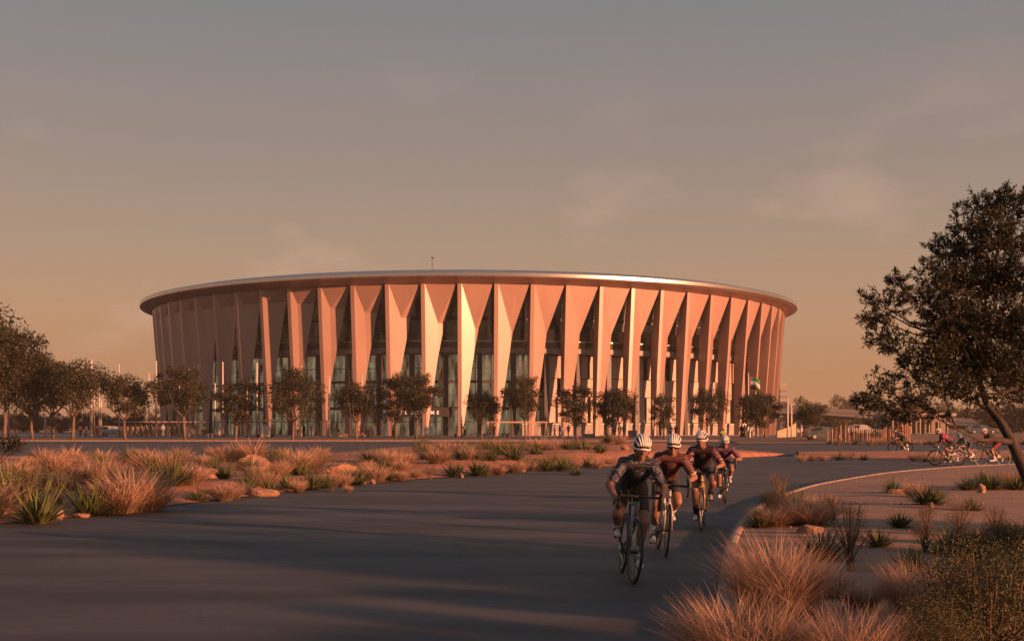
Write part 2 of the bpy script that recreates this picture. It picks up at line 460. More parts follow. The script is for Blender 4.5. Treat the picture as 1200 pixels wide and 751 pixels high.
# deep columns behind the fins
cme = MB().box((0, 0, 6.6), (.75, .75, 12.6)).mesh('column', M_dark)
for i in range(-10, 15):
    a = (i + .62) * 2 * PI / NB
    o = meshobj('column', cme, stadium); o.location = (57.1 * math.sin(a), -57.1 * math.cos(a), 0); o.rotation_euler = (0, 0, a)
# entrance canopy with lettering
def arc(mb, r0, r1, z0, z1, a0, a1, n=10):
    return mb.lathe([(r0, z0), (r1, z0), (r1, z1), (r0, z1), (r0, z0)], n=n, a0=a0, a1=a1)
ca0, ca1 = math.asin((470 - 552.5) / 7.85 / 58.6), math.asin((545 - 552.5) / 7.85 / 58.6)
cano = arc(MB(), 55.9, 58.6, 3.35, 4.75, ca0, ca1).build('entrance_canopy', M_dark, stadium)
M_sign = mat('sign_white', (0.8, 0.78, 0.74), 0.5, emit=(1.0, .93, .82), emit_s=0.10)
txt = 'VELODROME'
for i, ch in enumerate(txt):
    cu = bpy.data.curves.new('sign_letter', 'FONT'); cu.body = ch; cu.size = 0.70; cu.extrude = 0.04; cu.offset = 0.02
    cu.align_x = 'CENTER'; cu.materials.append(M_sign)
    tmp = bpy.data.objects.new('tmp', cu); COL.objects.link(tmp)
    dg = bpy.context.evaluated_depsgraph_get()
    me = bpy.data.meshes.new_from_object(tmp.evaluated_get(dg)); me.name = 'sign_letter'
    bpy.data.objects.remove(tmp)
    px = 478 + i * 6.3
    a = math.asin((px - 552.5) / 7.85 / 58.7)
    o = meshobj('sign_letter', me, cano)
    o.location = (58.68 * math.sin(a), -58.68 * math.cos(a), 3.72); o.rotation_euler = (PI / 2, 0, a)

# ------------------------------------------------------------------ planting beds, kerbs, verges
rng = np.random.default_rng(11)
def resample(pts, n):
    pts = np.array([[p[0], p[1]] for p in pts], float)
    seg = np.hypot(*(pts[1:] - pts[:-1]).T); s = np.concatenate([[0], np.cumsum(seg)])
    t = np.linspace(0, s[-1], n)
    # smooth curve through the points
    x = np.interp(t, s, pts[:, 0]); y = np.interp(t, s, pts[:, 1])
    for _ in range(6):
        x[1:-1] = (x[:-2] + 2 * x[1:-1] + x[2:]) / 4; y[1:-1] = (y[:-2] + 2 * y[1:-1] + y[2:]) / 4
    return np.stack([x, y], 1)
def vnoise(x, y, f, seed):
    """cheap smooth value noise"""
    r = np.random.default_rng(seed); g = r.random((64, 64))
    u = x * f + 500; v = y * f + 500
    i = np.floor(u).astype(int); j = np.floor(v).astype(int); a = u - i; b = v - j
    a = a * a * (3 - 2 * a); b = b * b * (3 - 2 * b)
    g00 = g[i % 64, j % 64]; g10 = g[(i + 1) % 64, j % 64]; g01 = g[i % 64, (j + 1) % 64]; g11 = g[(i + 1) % 64, (j + 1) % 64]
    return g00 * (1 - a) * (1 - b) + g10 * a * (1 - b) + g01 * (1 - a) * b + g11 * a * b
HM = []     # height samples of the beds, for standing plants on them
def loft(name, L, U, m, hfun, nr=24, nc=160):
    L = resample(L, nc); U = resample(U, nc)
    rows = []
    for i in range(nr + 1):
        t = i / nr
        P = L * (1 - t) + U * t
        z = hfun(P[:, 0], P[:, 1], t)
        rows.append(np.column_stack([P, z]))
        HM.append(rows[-1])
    return sheet(name, rows, m)
Lp = [(-40, 12), (-24, 15), (-14, 17.8)] + [G(*p)[:2] for p in ((12, 614.6), (125, 602), (220, 590), (332, 577), (442, 565), (527, 559), (608, 552.5), (678, 548), (727, 545.5), (862, 537), (925, 533.5))]
Up = [(-70, 69), (-45, 69.5)] + [G(*p)[:2] for p in ((0, 534.5), (100, 534.2), (204, 534), (360, 533), (480, 528.5), (538, 527), (640, 524), (737, 522.6), (860, 527), (900, 529.5), (926, 533.0))]
def h_bed(x, y, t):
    e = min(1, t / 0.10, (1 - t) / 0.08)
    e = e * e * (3 - 2 * e)
    m = 0.10 + 0.62 * vnoise(x, y, 0.16, 3) * (1 if t < .8 else (1 - t) * 5) + 0.10 * vnoise(x, y, 0.7, 5)
    fade = np.clip((x + 14) / 12, 0.25, 1) * np.clip((17 - x) / 8, 0.06, 1)
    return 0.02 + e * (m * fade + 0.02)
loft('planting_bed', Lp, Up, M_soil, h_bed, nr=34, nc=220)
# island on the right inside the kerb
Kp = [(1.0, -6), (1.15, 2), (1.30, 6.5), (1.59, 9.2), (2.05, 11.5), (2.62, 14.5), (2.95, 16.1), (3.57, 18.9), (4.28, 21.6), (5.6, 26), (8.2, 32.6),
      (10.3, 36.6), (13.2, 41.9), (17.8, 48), (22.5, 52.3), (30, 56.5), (45, 60)]
Kr = resample(Kp, 150)
for _ in range(12): Kr[1:-1] = (Kr[:-2] + 2 * Kr[1:-1] + Kr[2:]) / 4
def h_isl(x, y, t):
    e = min(1, t / 0.03)
    return 0.075 + e * (0.10 * vnoise(x, y, 0.35, 8) + 0.03 * vnoise(x, y, 1.8, 9))
loft('sand_island', [(p[0] + .07, p[1]) for p in Kr], [(62, 0.9 * p[1] + 2) for p in Kr], M_sand, h_isl, nr=60, nc=220)
def kerb(name, line, w=0.15, h=0.13, m=M_kerb):
    line = np.array(line); d = np.gradient(line, axis=0); d /= np.linalg.norm(d, axis=1)[:, None]
    nrm = np.stack([d[:, 1], -d[:, 0]], 1)
    v = []; f = []
    for i, p in enumerate(line):
        for s, z in ((-w / 2, 0), (-w / 2 + .008, h - .02), (-w / 2 + .03, h), (w / 2 - .03, h), (w / 2, h - .03), (w / 2, 0)):
            q = p + nrm[i] * s; v.append((q[0], q[1], z))
    for i in range(len(line) - 1):
        for k in range(5):
            f.append((i * 6 + k, i * 6 + k + 1, (i + 1) * 6 + k + 1, (i + 1) * 6 + k))
    o = MB().add(v, f).build(name, m, None, True)
    return tag(o, kind='structure')
kerb('kerb', Kr, w=0.15, h=.105)
# median strip at right and the verge beyond the far road
Ml = [G(*p)[:2] for p in ((936, 535.5), (1000, 537.5), (1060, 537.5), (1200, 537))] + [(70, 62)]
Mu = [G(*p)[:2] for p in ((936, 532.5), (1000, 531.8), (1060, 531), (1200, 529))] + [(90, 82)]
loft('median_strip', Ml, Mu, M_soil, lambda x, y, t: 0.03 + min(1, t / .1, (1 - t) / .1) * (.08 + .12 * vnoise(x, y, .3, 13)), nr=10, nc=60)
kerb('kerb', resample([(p[0], p[1]) for p in Mu[:3]], 30), w=.5, h=.16)
Vl = [G(*p)[:2] for p in ((868, 520.4), (960, 520), (1060, 519.6), (1200, 519.4), (1500, 519.4))]
Vu = [(30, 175), (60, 190), (80, 200), (120, 210), (170, 210)]
loft('verge', Vl, Vu, mat('verge_soil', (0.20, 0.12, 0.08), .95, (.13, .085, .06), .4, bump=.4), lambda x, y, t: 0.04 + min(1, t / .25) * np.clip((x - 23) / 22, .02, 1) * (.45 + .35 * vnoise(x, y, .12, 21)), nr=16, nc=60)
HMa = np.concatenate(HM)
def gz(x, y):
    i = np.argmin((HMa[:, 0] - x) ** 2 + (HMa[:, 1] - y) ** 2)
    return float(HMa[i, 2]) if (HMa[i, 0] - x) ** 2 + (HMa[i, 1] - y) ** 2 < 4 else 0.0
def stand(px, py):
    """ground point under a pixel, standing on the bed relief"""
    p = G(px, py, 0.1)
    for _ in range(4):
        z = gz(p.x, p.y); p = G(px, py, z)
    return Vector((p.x, p.y, gz(p.x, p.y)))

# ------------------------------------------------------------------ plants
def leafmat(name, a, b, rnd=0.15, scale=3.0, transl=0.25, rough=0.55):
    return mat(name, a, rough, b, scale, detail=2, rnd=rnd, transl=transl, spec=0.3)
M_grass_g = leafmat('grass_blades', (0.17, 0.125, 0.06), (0.085, 0.085, 0.036), .2)
M_plume = leafmat('grass_plumes', (0.52, 0.355, 0.255), (0.36, 0.23, 0.155), .14, transl=.35, rough=.8)
M_yucca = leafmat('yucca_leaves', (0.125, 0.145, 0.05), (0.05, 0.068, 0.027), .2, transl=.12, rough=.45)
M_yuc_tip = leafmat('yucca_dry', (0.34, 0.25, 0.11), (0.22, 0.17, 0.07), .15)
M_shrub = leafmat('shrub_leaves', (0.085, 0.082, 0.036), (0.042, 0.046, 0.022), .2, scale=6)
M_shrub2 = leafmat('dry_shrub_leaves', (0.17, 0.12, 0.06), (0.09, 0.07, 0.035), .2, scale=6)
M_stem = mat('stem_bark', (0.13, 0.085, 0.055), .9)
M_olive = leafmat('olive_leaves', (0.034, 0.036, 0.017), (0.017, 0.020, 0.011), 0, scale=2.5, transl=.15, rough=.5)
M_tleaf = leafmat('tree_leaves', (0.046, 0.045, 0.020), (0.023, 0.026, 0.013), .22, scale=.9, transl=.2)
M_bark = mat('tree_bark', (0.16, 0.11, 0.085), .9, (0.10, 0.07, 0.055), 6, bump=.6, bscale=30, stretch=(1, 1, .3))
M_bark_d = mat('olive_bark', (0.060, 0.043, 0.035), .9, (0.03, 0.022, 0.018), 9, bump=.8, bscale=40, stretch=(1, 1, .3))
M_rock = mat('sandstone', (0.40, 0.235, 0.155), .95, (0.24, 0.14, 0.10), 3, bump=.9, bscale=9, rnd=.12, bdist=.04)

def blades(n, h, spread, w, r0, seed, segs=4, droop=0.5, lean0=0.0, curl=0.35, wind=(-.10, .04), hvar=.35, wprof=None):
    """n curved tapering blades fountaining from a base; returns verts, quads"""
    r = np.random.default_rng(seed)
    az = r.random(n) * 2 * PI; lean = lean0 + spread * np.sqrt(r.random(n))
    L = h * (1 - hvar * r.random(n)) ; rr = r0 * np.sqrt(r.random(n))
    bx = rr * np.cos(az + r.normal(0, .6, n)); by = rr * np.sin(az + r.normal(0, .6, n))
    side = az + PI / 2 + r.normal(0, .5, n)
    V = np.zeros((n, segs + 1, 2, 3)); x = bx.copy(); y = by.copy(); z = np.zeros(n); a = lean.copy()
    dr = droop * (0.6 + .8 * r.random(n)); wob = r.normal(0, .12, n)
    for s in range(segs + 1):
        t = s / segs
        ww = w * (wprof(t) if wprof else (1 - t) ** .7 + .06)
        sx = np.cos(side) * ww / 2; sy = np.sin(side) * ww / 2
        V[:, s, 0] = np.stack([x - sx, y - sy, z], 1); V[:, s, 1] = np.stack([x + sx, y + sy, z], 1)
        step = L / segs
        x = x + step * (np.sin(a) * np.cos(az + wob * s) + wind[0] * t); y = y + step * (np.sin(a) * np.sin(az + wob * s) + wind[1] * t)
        z = z + step * np.cos(a)
        a = a + dr / segs
    V = V.reshape(-1, 3)
    base = (np.arange(n) * (segs + 1) * 2)[:, None]
    Q = []
    for s in range(segs):
        o = s * 2
        Q.append(np.concatenate([base + o, base + o + 1, base + o + 3, base + o + 2], 1))
    V[:, 2] -= .03
    return V, np.stack(Q, 1).reshape(-1, 4)
def merge(*vq):
    vs = []; qs = []; b = 0
    for v, q in vq: vs.append(v); qs.append(q + b); b += len(v)
    return np.concatenate(vs), np.concatenate(qs)
def make_grass(seed, n, h=0.75, w=0.009, spread=.75, segs=4, plume=1.0, r0=.16):
    base = blades(int(n * .6), h * .72, spread * 1.15, w, r0, seed, segs, droop=.9)
    me1 = np_mesh('fountain_grass', base[0], base[1], M_grass_g, True)
    def wp(t): return .25 if t < .42 else (1.0 if t < .8 else .45 * (1 - t) * 5 + .1)
    pl = blades(n, h, spread, w * 1.7, r0, seed + 50, segs + 2, droop=.65, wprof=wp, hvar=.45)
    me2 = np_mesh('seed_heads', pl[0], pl[1], M_plume, True)
    # awns: fine hairs round each plume
    return me1, me2
def make_yucca(seed, n, h=.6, w=.035, spread=1.35):
    v = blades(n, h, spread, w, .06, seed, 3, droop=.25, wind=(0, 0), hvar=.3, wprof=lambda t: (.7 + t * .9) if t < .34 else max(.04, (1 - t) * 1.35))
    # fold each blade a little along the middle is invisible at this size
    me1 = np_mesh('yucca', v[0], v[1], M_yucca, False)
    d = blades(max(8, n // 4), h * .75, .45, w * .8, .08, seed + 9, 3, droop=.3, lean0=1.15, wind=(0, 0))
    me2 = np_mesh('dry_leaves', d[0], d[1], M_yuc_tip, False)
    return me1, me2
def leaf_cloud(centres, radii, per, ll, lw, seed, flat=1.0, shell=0.0):
    """leaf quads spread through clumps; each leaf a folded diamond of two tris joined as a quad"""
    r = np.random.default_rng(seed); C = []; 
    for c, rad, n in zip(centres, radii, per):
        d = r.normal(0, 1, (n, 3)); d /= np.linalg.norm(d, axis=1)[:, None]
        q = d * (r.random(n) ** (1 / 2.2))[:, None] * rad
        q[:, 2] *= flat
        C.append(q + np.array(c))
    C = np.concatenate(C); n = len(C)
    a = r.normal(0, 1, (n, 3)); a[:, 2] += .35; a /= np.linalg.norm(a, axis=1)[:, None]
    b = np.cross(a, r.normal(0, 1, (n, 3))); b /= np.linalg.norm(b, axis=1)[:, None]
    L = ll * (0.6 + .8 * r.random(n))[:, None]; W = lw * (0.7 + .6 * r.random(n))[:, None]
    v = np.stack([C - a * L / 2, C + b * W / 2 + a * L * .05, C + a * L / 2, C - b * W / 2 + a * L * .05], 1).reshape(-1, 3)
    q = np.arange(n * 4).reshape(-1, 4)
    return v, q
def make_shrub(seed, h=.8, r=.45, n=900, leaf=.035, clumps=14, m=None):
    rr = np.random.default_rng(seed)
    cs = []; mb = MB()
    for i in range(clumps):
        a = rr.random() * 2 * PI; q = r * math.sqrt(rr.random()) * .8; z = h * (.3 + .6 * rr.random())
        c = (q * math.cos(a), q * math.sin(a), z); cs.append(c)
        mid = (c[0] * .35, c[1] * .35, z * .5)
        mb.tube([(0.02 * math.cos(a), .02 * math.sin(a), -.04), mid, c, (c[0] * 1.1, c[1] * 1.1, c[2] + h * .14)], [.012, .009, .006, .003], 4)
    v, q = leaf_cloud(cs, [r * .38] * clumps, [n // clumps] * clumps, leaf, leaf * .4, seed, 1.2)
    return np_mesh('shrub', v, q, m or M_shrub), mb.mesh('branches', M_stem)
def place(kind, variants, p, s, rz, label, cat, group, sz=1.0, child='seed_heads'):
    me1, me2 = variants
    o = meshobj(kind, me1); c = meshobj(child, me2, o)
    o.location = p; o.rotation_euler = (0, 0, rz); o.scale = (s, s, s * sz)
    tag(o, label, cat, group)
    return o
GR = [make_grass(s, 520, w=.0068) for s in (1, 2, 3, 4)]                 # mid distance
GRF = [make_grass(s, 240, w=.011, segs=3) for s in (11, 12, 13)]     # far
YU = [make_yucca(s, 110) for s in (21, 22, 23)]
SH = [make_shrub(s) for s in (31, 32)]
SHD = [make_shrub(s, h=.95, r=.36, n=700, leaf=.028, clumps=16, m=M_shrub2) for s in (33, 34)]
def make_rock(seed, m=M_rock, flat=.6, name='sandstone_rock'):
    r = np.random.default_rng(seed)
    bm = bmesh.new(); bmesh.ops.create_icosphere(bm, subdivisions=3, radius=1.0)
    dirs = [Vector(r.normal(0, 1, 3)).normalized() for _ in range(12)]; cut = [r.uniform(.5, .85) for _ in dirs]
    for v in bm.verts:
        p = v.co.normalized(); k = 1.0
        for d, c in zip(dirs, cut):
            t = p.dot(d)
            if t > 1e-3: k = min(k, c / t)
        v.co = p * k * (1 + .03 * math.sin(p.x * 9 + seed) * math.cos(p.z * 11))
        v.co.z *= flat
    me = bpy.data.meshes.new(name); bm.to_mesh(me); bm.free(); me.materials.append(m)
    auto_smooth(me, 25)
    return me
RK = [make_rock(s) for s in (1, 2, 3, 4)]
ZONES = [(-1e9, 60, 'at the left end of the long bed'), (60, 130, 'by the pair of small orange rocks'), (130, 215, 'right of the small orange rocks'), (215, 275, 'left of the flat sandstone slab'),
         (275, 345, 'round the flat sandstone slab'), (345, 410, 'right of the flat sandstone slab'), (410, 470, 'beside the bare red mound'), (470, 540, 'in front of the entrance lettering'),
         (540, 620, 'mid-bed below the fourth lit fins'), (620, 690, 'towards the right half of the bed'), (690, 860, 'at the bed end behind the lead cyclist'), (860, 1e9, 'past the cyclists')]
BED = []
def bedplant(kind, px, py, hpx, var=None):
    BED.append((kind, px, py, hpx))
# the long bed, read off the photograph: kind, base pixel, height in pixels
for a in """Y 45 612 46|Y 105 603 42|G 160 598 48|Y 12 596 50|S 28 598 58|G 128 592 34|S 70 590 42|G 80 575 20|Y 172 582 30|G 150 582 28|G 64 553 22|G 82 551 18|G 118 566 30|G 100 569 28
Y 133 566 26|Y 152 541 18|G 172 552 28|G 193 553 24|G 121 543 18|Y 200 577 40|G 225 578 26|Y 190 570 24|G 238 545 14|G 262 541 20|G 280 540 22|G 296 541 24|G 86 543 20|S 226 570 16|G 262 586 22|G 275 580 18|Y 290 575 18|Y 262 570 18
Y 293 552 20|S 320 556 26|Y 330 543 18|G 348 552 26|G 366 550 22|S 386 550 20|Y 338 574 20|Y 365 573 22|G 312 572 20|G 388 570 16|G 398 562 14|Y 418 568 22|S 390 576 14|G 442 564 20|G 430 553 14|Y 432 545 18|G 460 550 20|G 477 549 16|Y 470 536 18|S 490 540 20|G 408 576 8
G 512 552 20|Y 500 549 18|Y 532 558 20|Y 560 557 22|G 548 536 14|Y 555 534 14|G 578 538 16|G 585 556 12|Y 550 547 18|Y 586 545 20|Y 602 538 22|G 606 551 16|G 625 549 12|Y 640 551 18|G 632 540 18|G 648 538 16|Y 660 534 18|Y 672 536 14|G 655 550 10|Y 690 547 14|S 672 549 14|G 700 548 12|Y 712 532 12|G 726 533 12|S 680 530 14|Y 704 543 12|G 716 545 12|G 668 527 8|G 690 528 8
G 20 566 26|Y 6 580 34|G -12 604 44|Y -40 612 50|S 100 586 26|G 34 548 14|G 210 542 18|Y 232 584 18|G 178 597 30|G 140 600 40|Y 316 577 16|G 350 576 14|Y 382 571 16|G 402 569 16|Y 455 563 16|G 470 561 12|G 488 560 10|G 572 556 14|Y 620 547 14|G 540 545 14|Y 568 541 14|G 520 543 12|G 595 553 12|Y 652 545 14|Y 675 545 12|G 640 530 10|G 600 528 10|G 560 529 8|Y 612 526 10|Y 700 536 12
Y 20 588 30|Y 60 571 26|S 95 578 24|Y 142 578 28|Y 218 562 24|S 206 552 22|Y 248 552 18|Y 300 566 20|S 276 556 20|Y 352 562 20|S 372 560 18|Y 410 556 16|Y 447 557 16|S 504 556 16|Y 516 536 16|S 535 548 15|Y 574 549 16|Y 628 538 15|S 648 545 14|Y 684 540 13|S 564 546 13|Y 118 548 18|S 140 552 18|Y 170 541 16|Y 322 541 16|Y 540 533 14|Y 495 541 15|S 612 543 13|Y 664 541 13|Y 722 543 11|G 445 538 14|G 500 530 12|G 376 537 14|G 330 536 12|Y 290 536 12|G 250 536 12|G 160 537 14|G 50 540 16|G 300 572 18|G 330 566 18|G 420 560 14|G 470 556 14
G 940 541 9|G 952 540 10|G 966 540 8|Y 984 539 10|S 998 539 9|Y 1012 539 8|G 1072 540 10|Y 1085 541 8|G 1098 540 10|G 1110 538 9|G 1170 538 9|Y 1186 538 8|Y 1200 538 9""".replace('\n', '|').split('|'):
    k, x, y, h = a.split()
    bedplant(k, float(x), float(y), float(h))
def rowname(py, px):
    return None
ORD = ['first', 'second', 'third', 'fourth', 'fifth', 'sixth', 'seventh', 'eighth', 'ninth', 'tenth', 'eleventh', 'twelfth']
KN = {'G': ('fountain_grass', 'pink plumed fountain grass', 'grass', 'fountain grasses in the beds'), 'Y': ('yucca', 'spiky green yucca', 'yucca', 'yuccas in the beds'), 'S': ('shrub', 'dark twiggy shrub', 'shrub', 'shrubs in the beds')}
from collections import defaultdict
cells = defaultdict(list)
for b in BED:
    z = [n for a, c, n in ZONES if a <= b[1] < c][0]
    cells[(b[0], z)].append(b)
rnd = random.Random(5)
for (k, z), lst in cells.items():
    lst.sort(key=lambda b: b[1])
    for i, (kk, px, py, hp) in enumerate(lst):
        p = stand(px, py); d = p.y; hm = hp / F * d
        name, txt, cat, grp = KN[k]
        lab = txt + ' ' + z if len(lst) == 1 else f'{txt} {z}, {ORD[i]} from left'
        if k == 'G':
            v = rnd.choice(GR if d < 45 else GRF); s = hm / .50
            place(name, v, p, s, rnd.uniform(0, 6), lab, cat, grp, sz=rnd.uniform(.85, 1.05))
        elif k == 'Y':
            v = rnd.choice(YU); s = hm / .42
            place(name, v, p, s, rnd.uniform(0, 6), lab, cat, grp, child='dry_leaves')
        else:
            v = rnd.choice(SH); s = hm / .72
            place(name, v, p, s, rnd.uniform(0, 6), lab, cat, grp, child='branches')
# rocks
def rock(px, py, w, h, label, i, rz=0.0, dep=.7):
    p = stand(px, py); k = p.y / F
    o = meshobj('sandstone_rock', RK[i % 4]); o.location = (p.x, p.y, p.z + h * k * .25)
    o.scale = (w * k / 1.7, w * k * dep / 1.7, h * k / .85); o.rotation_euler = (0, 0, rz)
    tag(o, label, 'rock', 'sandstone rocks among the plants')
rock(307, 580, 52, 10, 'long flat orange sandstone slab at the road edge of the bed', 0, .15, .5)
rock(297, 549, 38, 20, 'large pale boulder among tufts behind the flat slab', 1, .6)
rock(68, 607, 16, 14, 'small orange rock right of the leftmost road-edge yucca', 2)
rock(95, 605, 18, 6, 'low orange rock under the second road-edge yucca', 3)
rock(130, 598, 16, 12, 'orange wedge rock between yucca and big grass tuft', 1)
rock(242, 560, 34, 14, 'pale brown boulder left of the flat slab', 2, 1.0)
rock(400, 563, 36, 18, 'pale boulder right of the flat slab beside the road', 3, .4)
rock(426, 564, 8, 9, 'small cream rock by the road left of the red mound', 0)
rock(437, 566, 7, 6, 'small pink rock at the road edge left of the mound', 1)
rock(590, 540, 8, 6, 'small cream rock in the middle of the bed', 2)
rock(610, 552, 10, 7, 'rounded pale rock at the road edge in mid bed', 3)
rock(541, 559, 6, 5, 'tiny orange rock between two road-edge yuccas', 0)
rock(733, 537, 10, 8, 'cream rock at the bed end behind the lead cyclist', 1)

# ------------------------------------------------------------------ right island, close to the camera
GRB = [make_grass(s, 2600, h=.8, w=.0027, segs=6, r0=.22, spread=.8) for s in (61, 62)]
GRM = [make_grass(s, 1100, h=.75, w=.0042, segs=5, r0=.2, spread=.8) for s in (63, 64)]
YUB = [make_yucca(s, 170, h=.6, w=.03) for s in (71, 72)]
SHB = [make_shrub(s, h=.9, r=.36, n=2600, leaf=.022, clumps=26, m=M_shrub2) for s in (81,)]
SHG = [make_shrub(s, h=.75, r=.55, n=15000, leaf=.024, clumps=80, m=M_shrub) for s in (82, 83)]
def near(kind, px, py, hpx, label, var=None, sz=1.0, wide=1.0):
    p = stand(px, py); hm = hpx / F * p.y
    if kind == 'GB': o = place('fountain_grass', GRB[var or 0], p, hm / .60, rnd.uniform(0, 6), label, 'grass', 'fountain grasses on the sand island', sz)
    elif kind == 'GM': o = place('fountain_grass', GRM[var or 0], p, hm / .62, rnd.uniform(0, 6), label, 'grass', 'fountain grasses on the sand island', sz)
    elif kind == 'Y': o = place('yucca', YUB[var or 0], p, hm / .52, rnd.uniform(0, 6), label, 'yucca', 'yuccas on the sand island', sz, 'dry_leaves')
    elif kind == 'SB': o = place('shrub', SHB[0], p, hm / .9, rnd.uniform(0, 6), label, 'shrub', 'shrubs on the sand island', sz, 'branches')
    else: o = place('shrub', SHG[var or 0], p, hm / .78, rnd.uniform(0, 6), label, 'shrub', 'shrubs on the sand island', sz, 'branches')
    o.scale.x *= wide; o.scale.y *= wide
near('GB', 914, 724, 96, 'big glowing pink grass tuft beside the road kerb', 0, wide=.80)
near('GB', 872, 790, 96, 'pink grass spilling over the kerb at the bottom edge', 1, wide=.98)
near('GB', 1000, 792, 84, 'pink grass tuft at the bottom right of the big kerbside tuft', 0)
near('GB', 1078, 722, 70, 'wide pink grass tuft left of the bushy green shrub', 1, wide=.85)
near('GM', 1052, 775, 70, 'low grass tuft between the bottom tufts and green shrub', 0)
near('GM', 945, 615, 38, 'pink grass tuft behind the flat pale rock', 0, wide=1.3)
near('GM', 905, 617, 30, 'small pink grass tuft in the kerb bend', 1, wide=1.2)
near('GM', 962, 604, 30, 'pink grass tuft right of the kerb bend shrub', 1)
near('GM', 1072, 582, 20, 'small grass tuft behind the large island yucca', 0)
near('Y', 964, 655, 46, 'leaning yucca between the big tuft and bare shrub', 0)
near('Y', 890, 618, 28, 'small yucca against the kerb bend', 1)
near('Y', 936, 600, 34, 'yucca behind the grasses at the kerb bend', 0)
near('Y', 955, 598, 20, 'short yucca at the right of the kerb bend planting', 1)
near('Y', 1088, 591, 32, 'broad yucca in the open sand with a stone at its foot', 0, wide=1.15)
near('Y', 1048, 577, 22, 'small yucca left of the broad open sand yucca', 1)
near('Y', 1112, 650, 42, 'yucca left of the tall bushy green shrub', 1, wide=1.1)
near('Y', 1162, 668, 44, 'yucca rising behind the bushy green shrub', 0)
near('Y', 1198, 640, 36, 'yucca cut by the right edge of the picture', 1)
for i, (x, w) in enumerate(((1134, 22), (1148, 24), (1162, 26), (1178, 24), (1192, 26))):
    near('Y', x, 574 - i % 2 * 3, w, f'yucca in the clump near the olive trunk, {ORD[i]} from left', i % 2)
near('GM', 1185, 572, 22, 'thin grass in the yucca clump near the olive trunk', 0)
near('Y', 1030, 640, 30, 'small yucca in open sand right of the twiggy shrub', 0)
near('Y', 1065, 668, 36, 'yucca behind the wide pink tuft', 1)
near('Y', 1138, 700, 52, 'large yucca between wide tuft and bushy shrub', 0)
near('Y', 1186, 690, 50, 'large yucca at right above the bushy shrub', 1)
near('SB', 1125, 628, 40, 'thin brown shrub behind the right-hand yuccas', 0, wide=1.3)
near('SB', 1168, 630, 36, 'thin brown shrub at right behind the yuccas', 0, wide=1.3)
near('GM', 1150, 640, 26, 'pale grass tuft between the right-hand brown shrubs', 0)
near('GM', 1010, 712, 36, 'small grass tuft right of the big kerbside tuft', 1)
near('Y', 1140, 598, 20, 'small yucca in the sand below the yucca clump', 1)
near('SB', 975, 612, 30, 'low twiggy shrub behind the flat pale rock', 0, wide=1.4)
near('Y', 985, 700, 34, 'yucca right of the big kerbside tuft', 1)
near('Y', 1055, 618, 26, 'small yucca in the middle of the open sand', 0)
near('SG', 1140, 668, 46, 'low green shrub left of the right-hand yuccas', 0, wide=1.1)
near('SG', 1190, 660, 50, 'low green shrub at the right picture edge', 1, wide=1.1)
near('SG', 908, 606, 30, 'small green shrub in the kerb bend', 1, wide=1.0)
near('SB', 996, 662, 72, 'upright twiggy brown shrub in front of open sand', 0)
near('SB', 1084, 646, 54, 'loose brown shrub left of the right-hand yuccas', 0)
near('SB', 915, 600, 44, 'round twiggy shrub on the kerb bend', 0, wide=1.25)
near('SG', 1160, 780, 138, 'tall bushy green shrub in the bottom right corner', 0, wide=.85)
near('SG', 1104, 800, 100, 'low bushy green shrub along the bottom edge', 1, wide=.8)
near('SG', 1215, 735, 104, 'green shrub cut by the right picture edge', 1, wide=.8)
rock(948, 624, 40, 11, 'flat layered pale rock beside the pink island grass', 0, .3, .7)
rock(998, 669, 10, 12, 'small orange stone at the foot of the twiggy shrub', 1)
rock(1090, 595, 8, 8, 'small orange stone under the broad yucca', 2)
rock(1052, 578, 26, 8, 'flat grey stone left of the broad yucca', 3, .2)
rock(1150, 577, 12, 12, 'cream stone in the clump by the olive trunk', 0)
# pebbles scattered on the island
pb = MB(); rr = random.Random(3)
for _ in range(1100):
    y = rr.uniform(9, 46); x = np.interp(y, Kr[:, 1], Kr[:, 0]) + rr.uniform(.3, 9)
    s = rr.uniform(.005, .024) * (1 if rr.random() < .85 else 1.5)
    pb.ball((x, y, gz(x, y) + s * .2), (s, s * rr.uniform(.6, 1), s * .6), 6, 4)
tag(pb.build('pebbles', M_rock), 'small loose stones scattered over the rippled sand', 'pebbles', kind='stuff')
pb = MB()
for _ in range(500):
    t = rr.random(); x0 = rr.uniform(-9, 12); y = rr.uniform(22, 70)
    z = gz(x0, y)
    if z < .16 or y < np.interp(x0, [q[0] for q in Lp], [q[1] for q in Lp]) + .4: continue
    s = rr.uniform(.012, .04); pb.ball((x0, y, z + s * .2), (s, s * rr.uniform(.6, 1), s * .6), 5, 3)
tag(pb.build('pebbles', M_rock), 'small loose stones on the red soil of the bed', 'pebbles', kind='stuff')

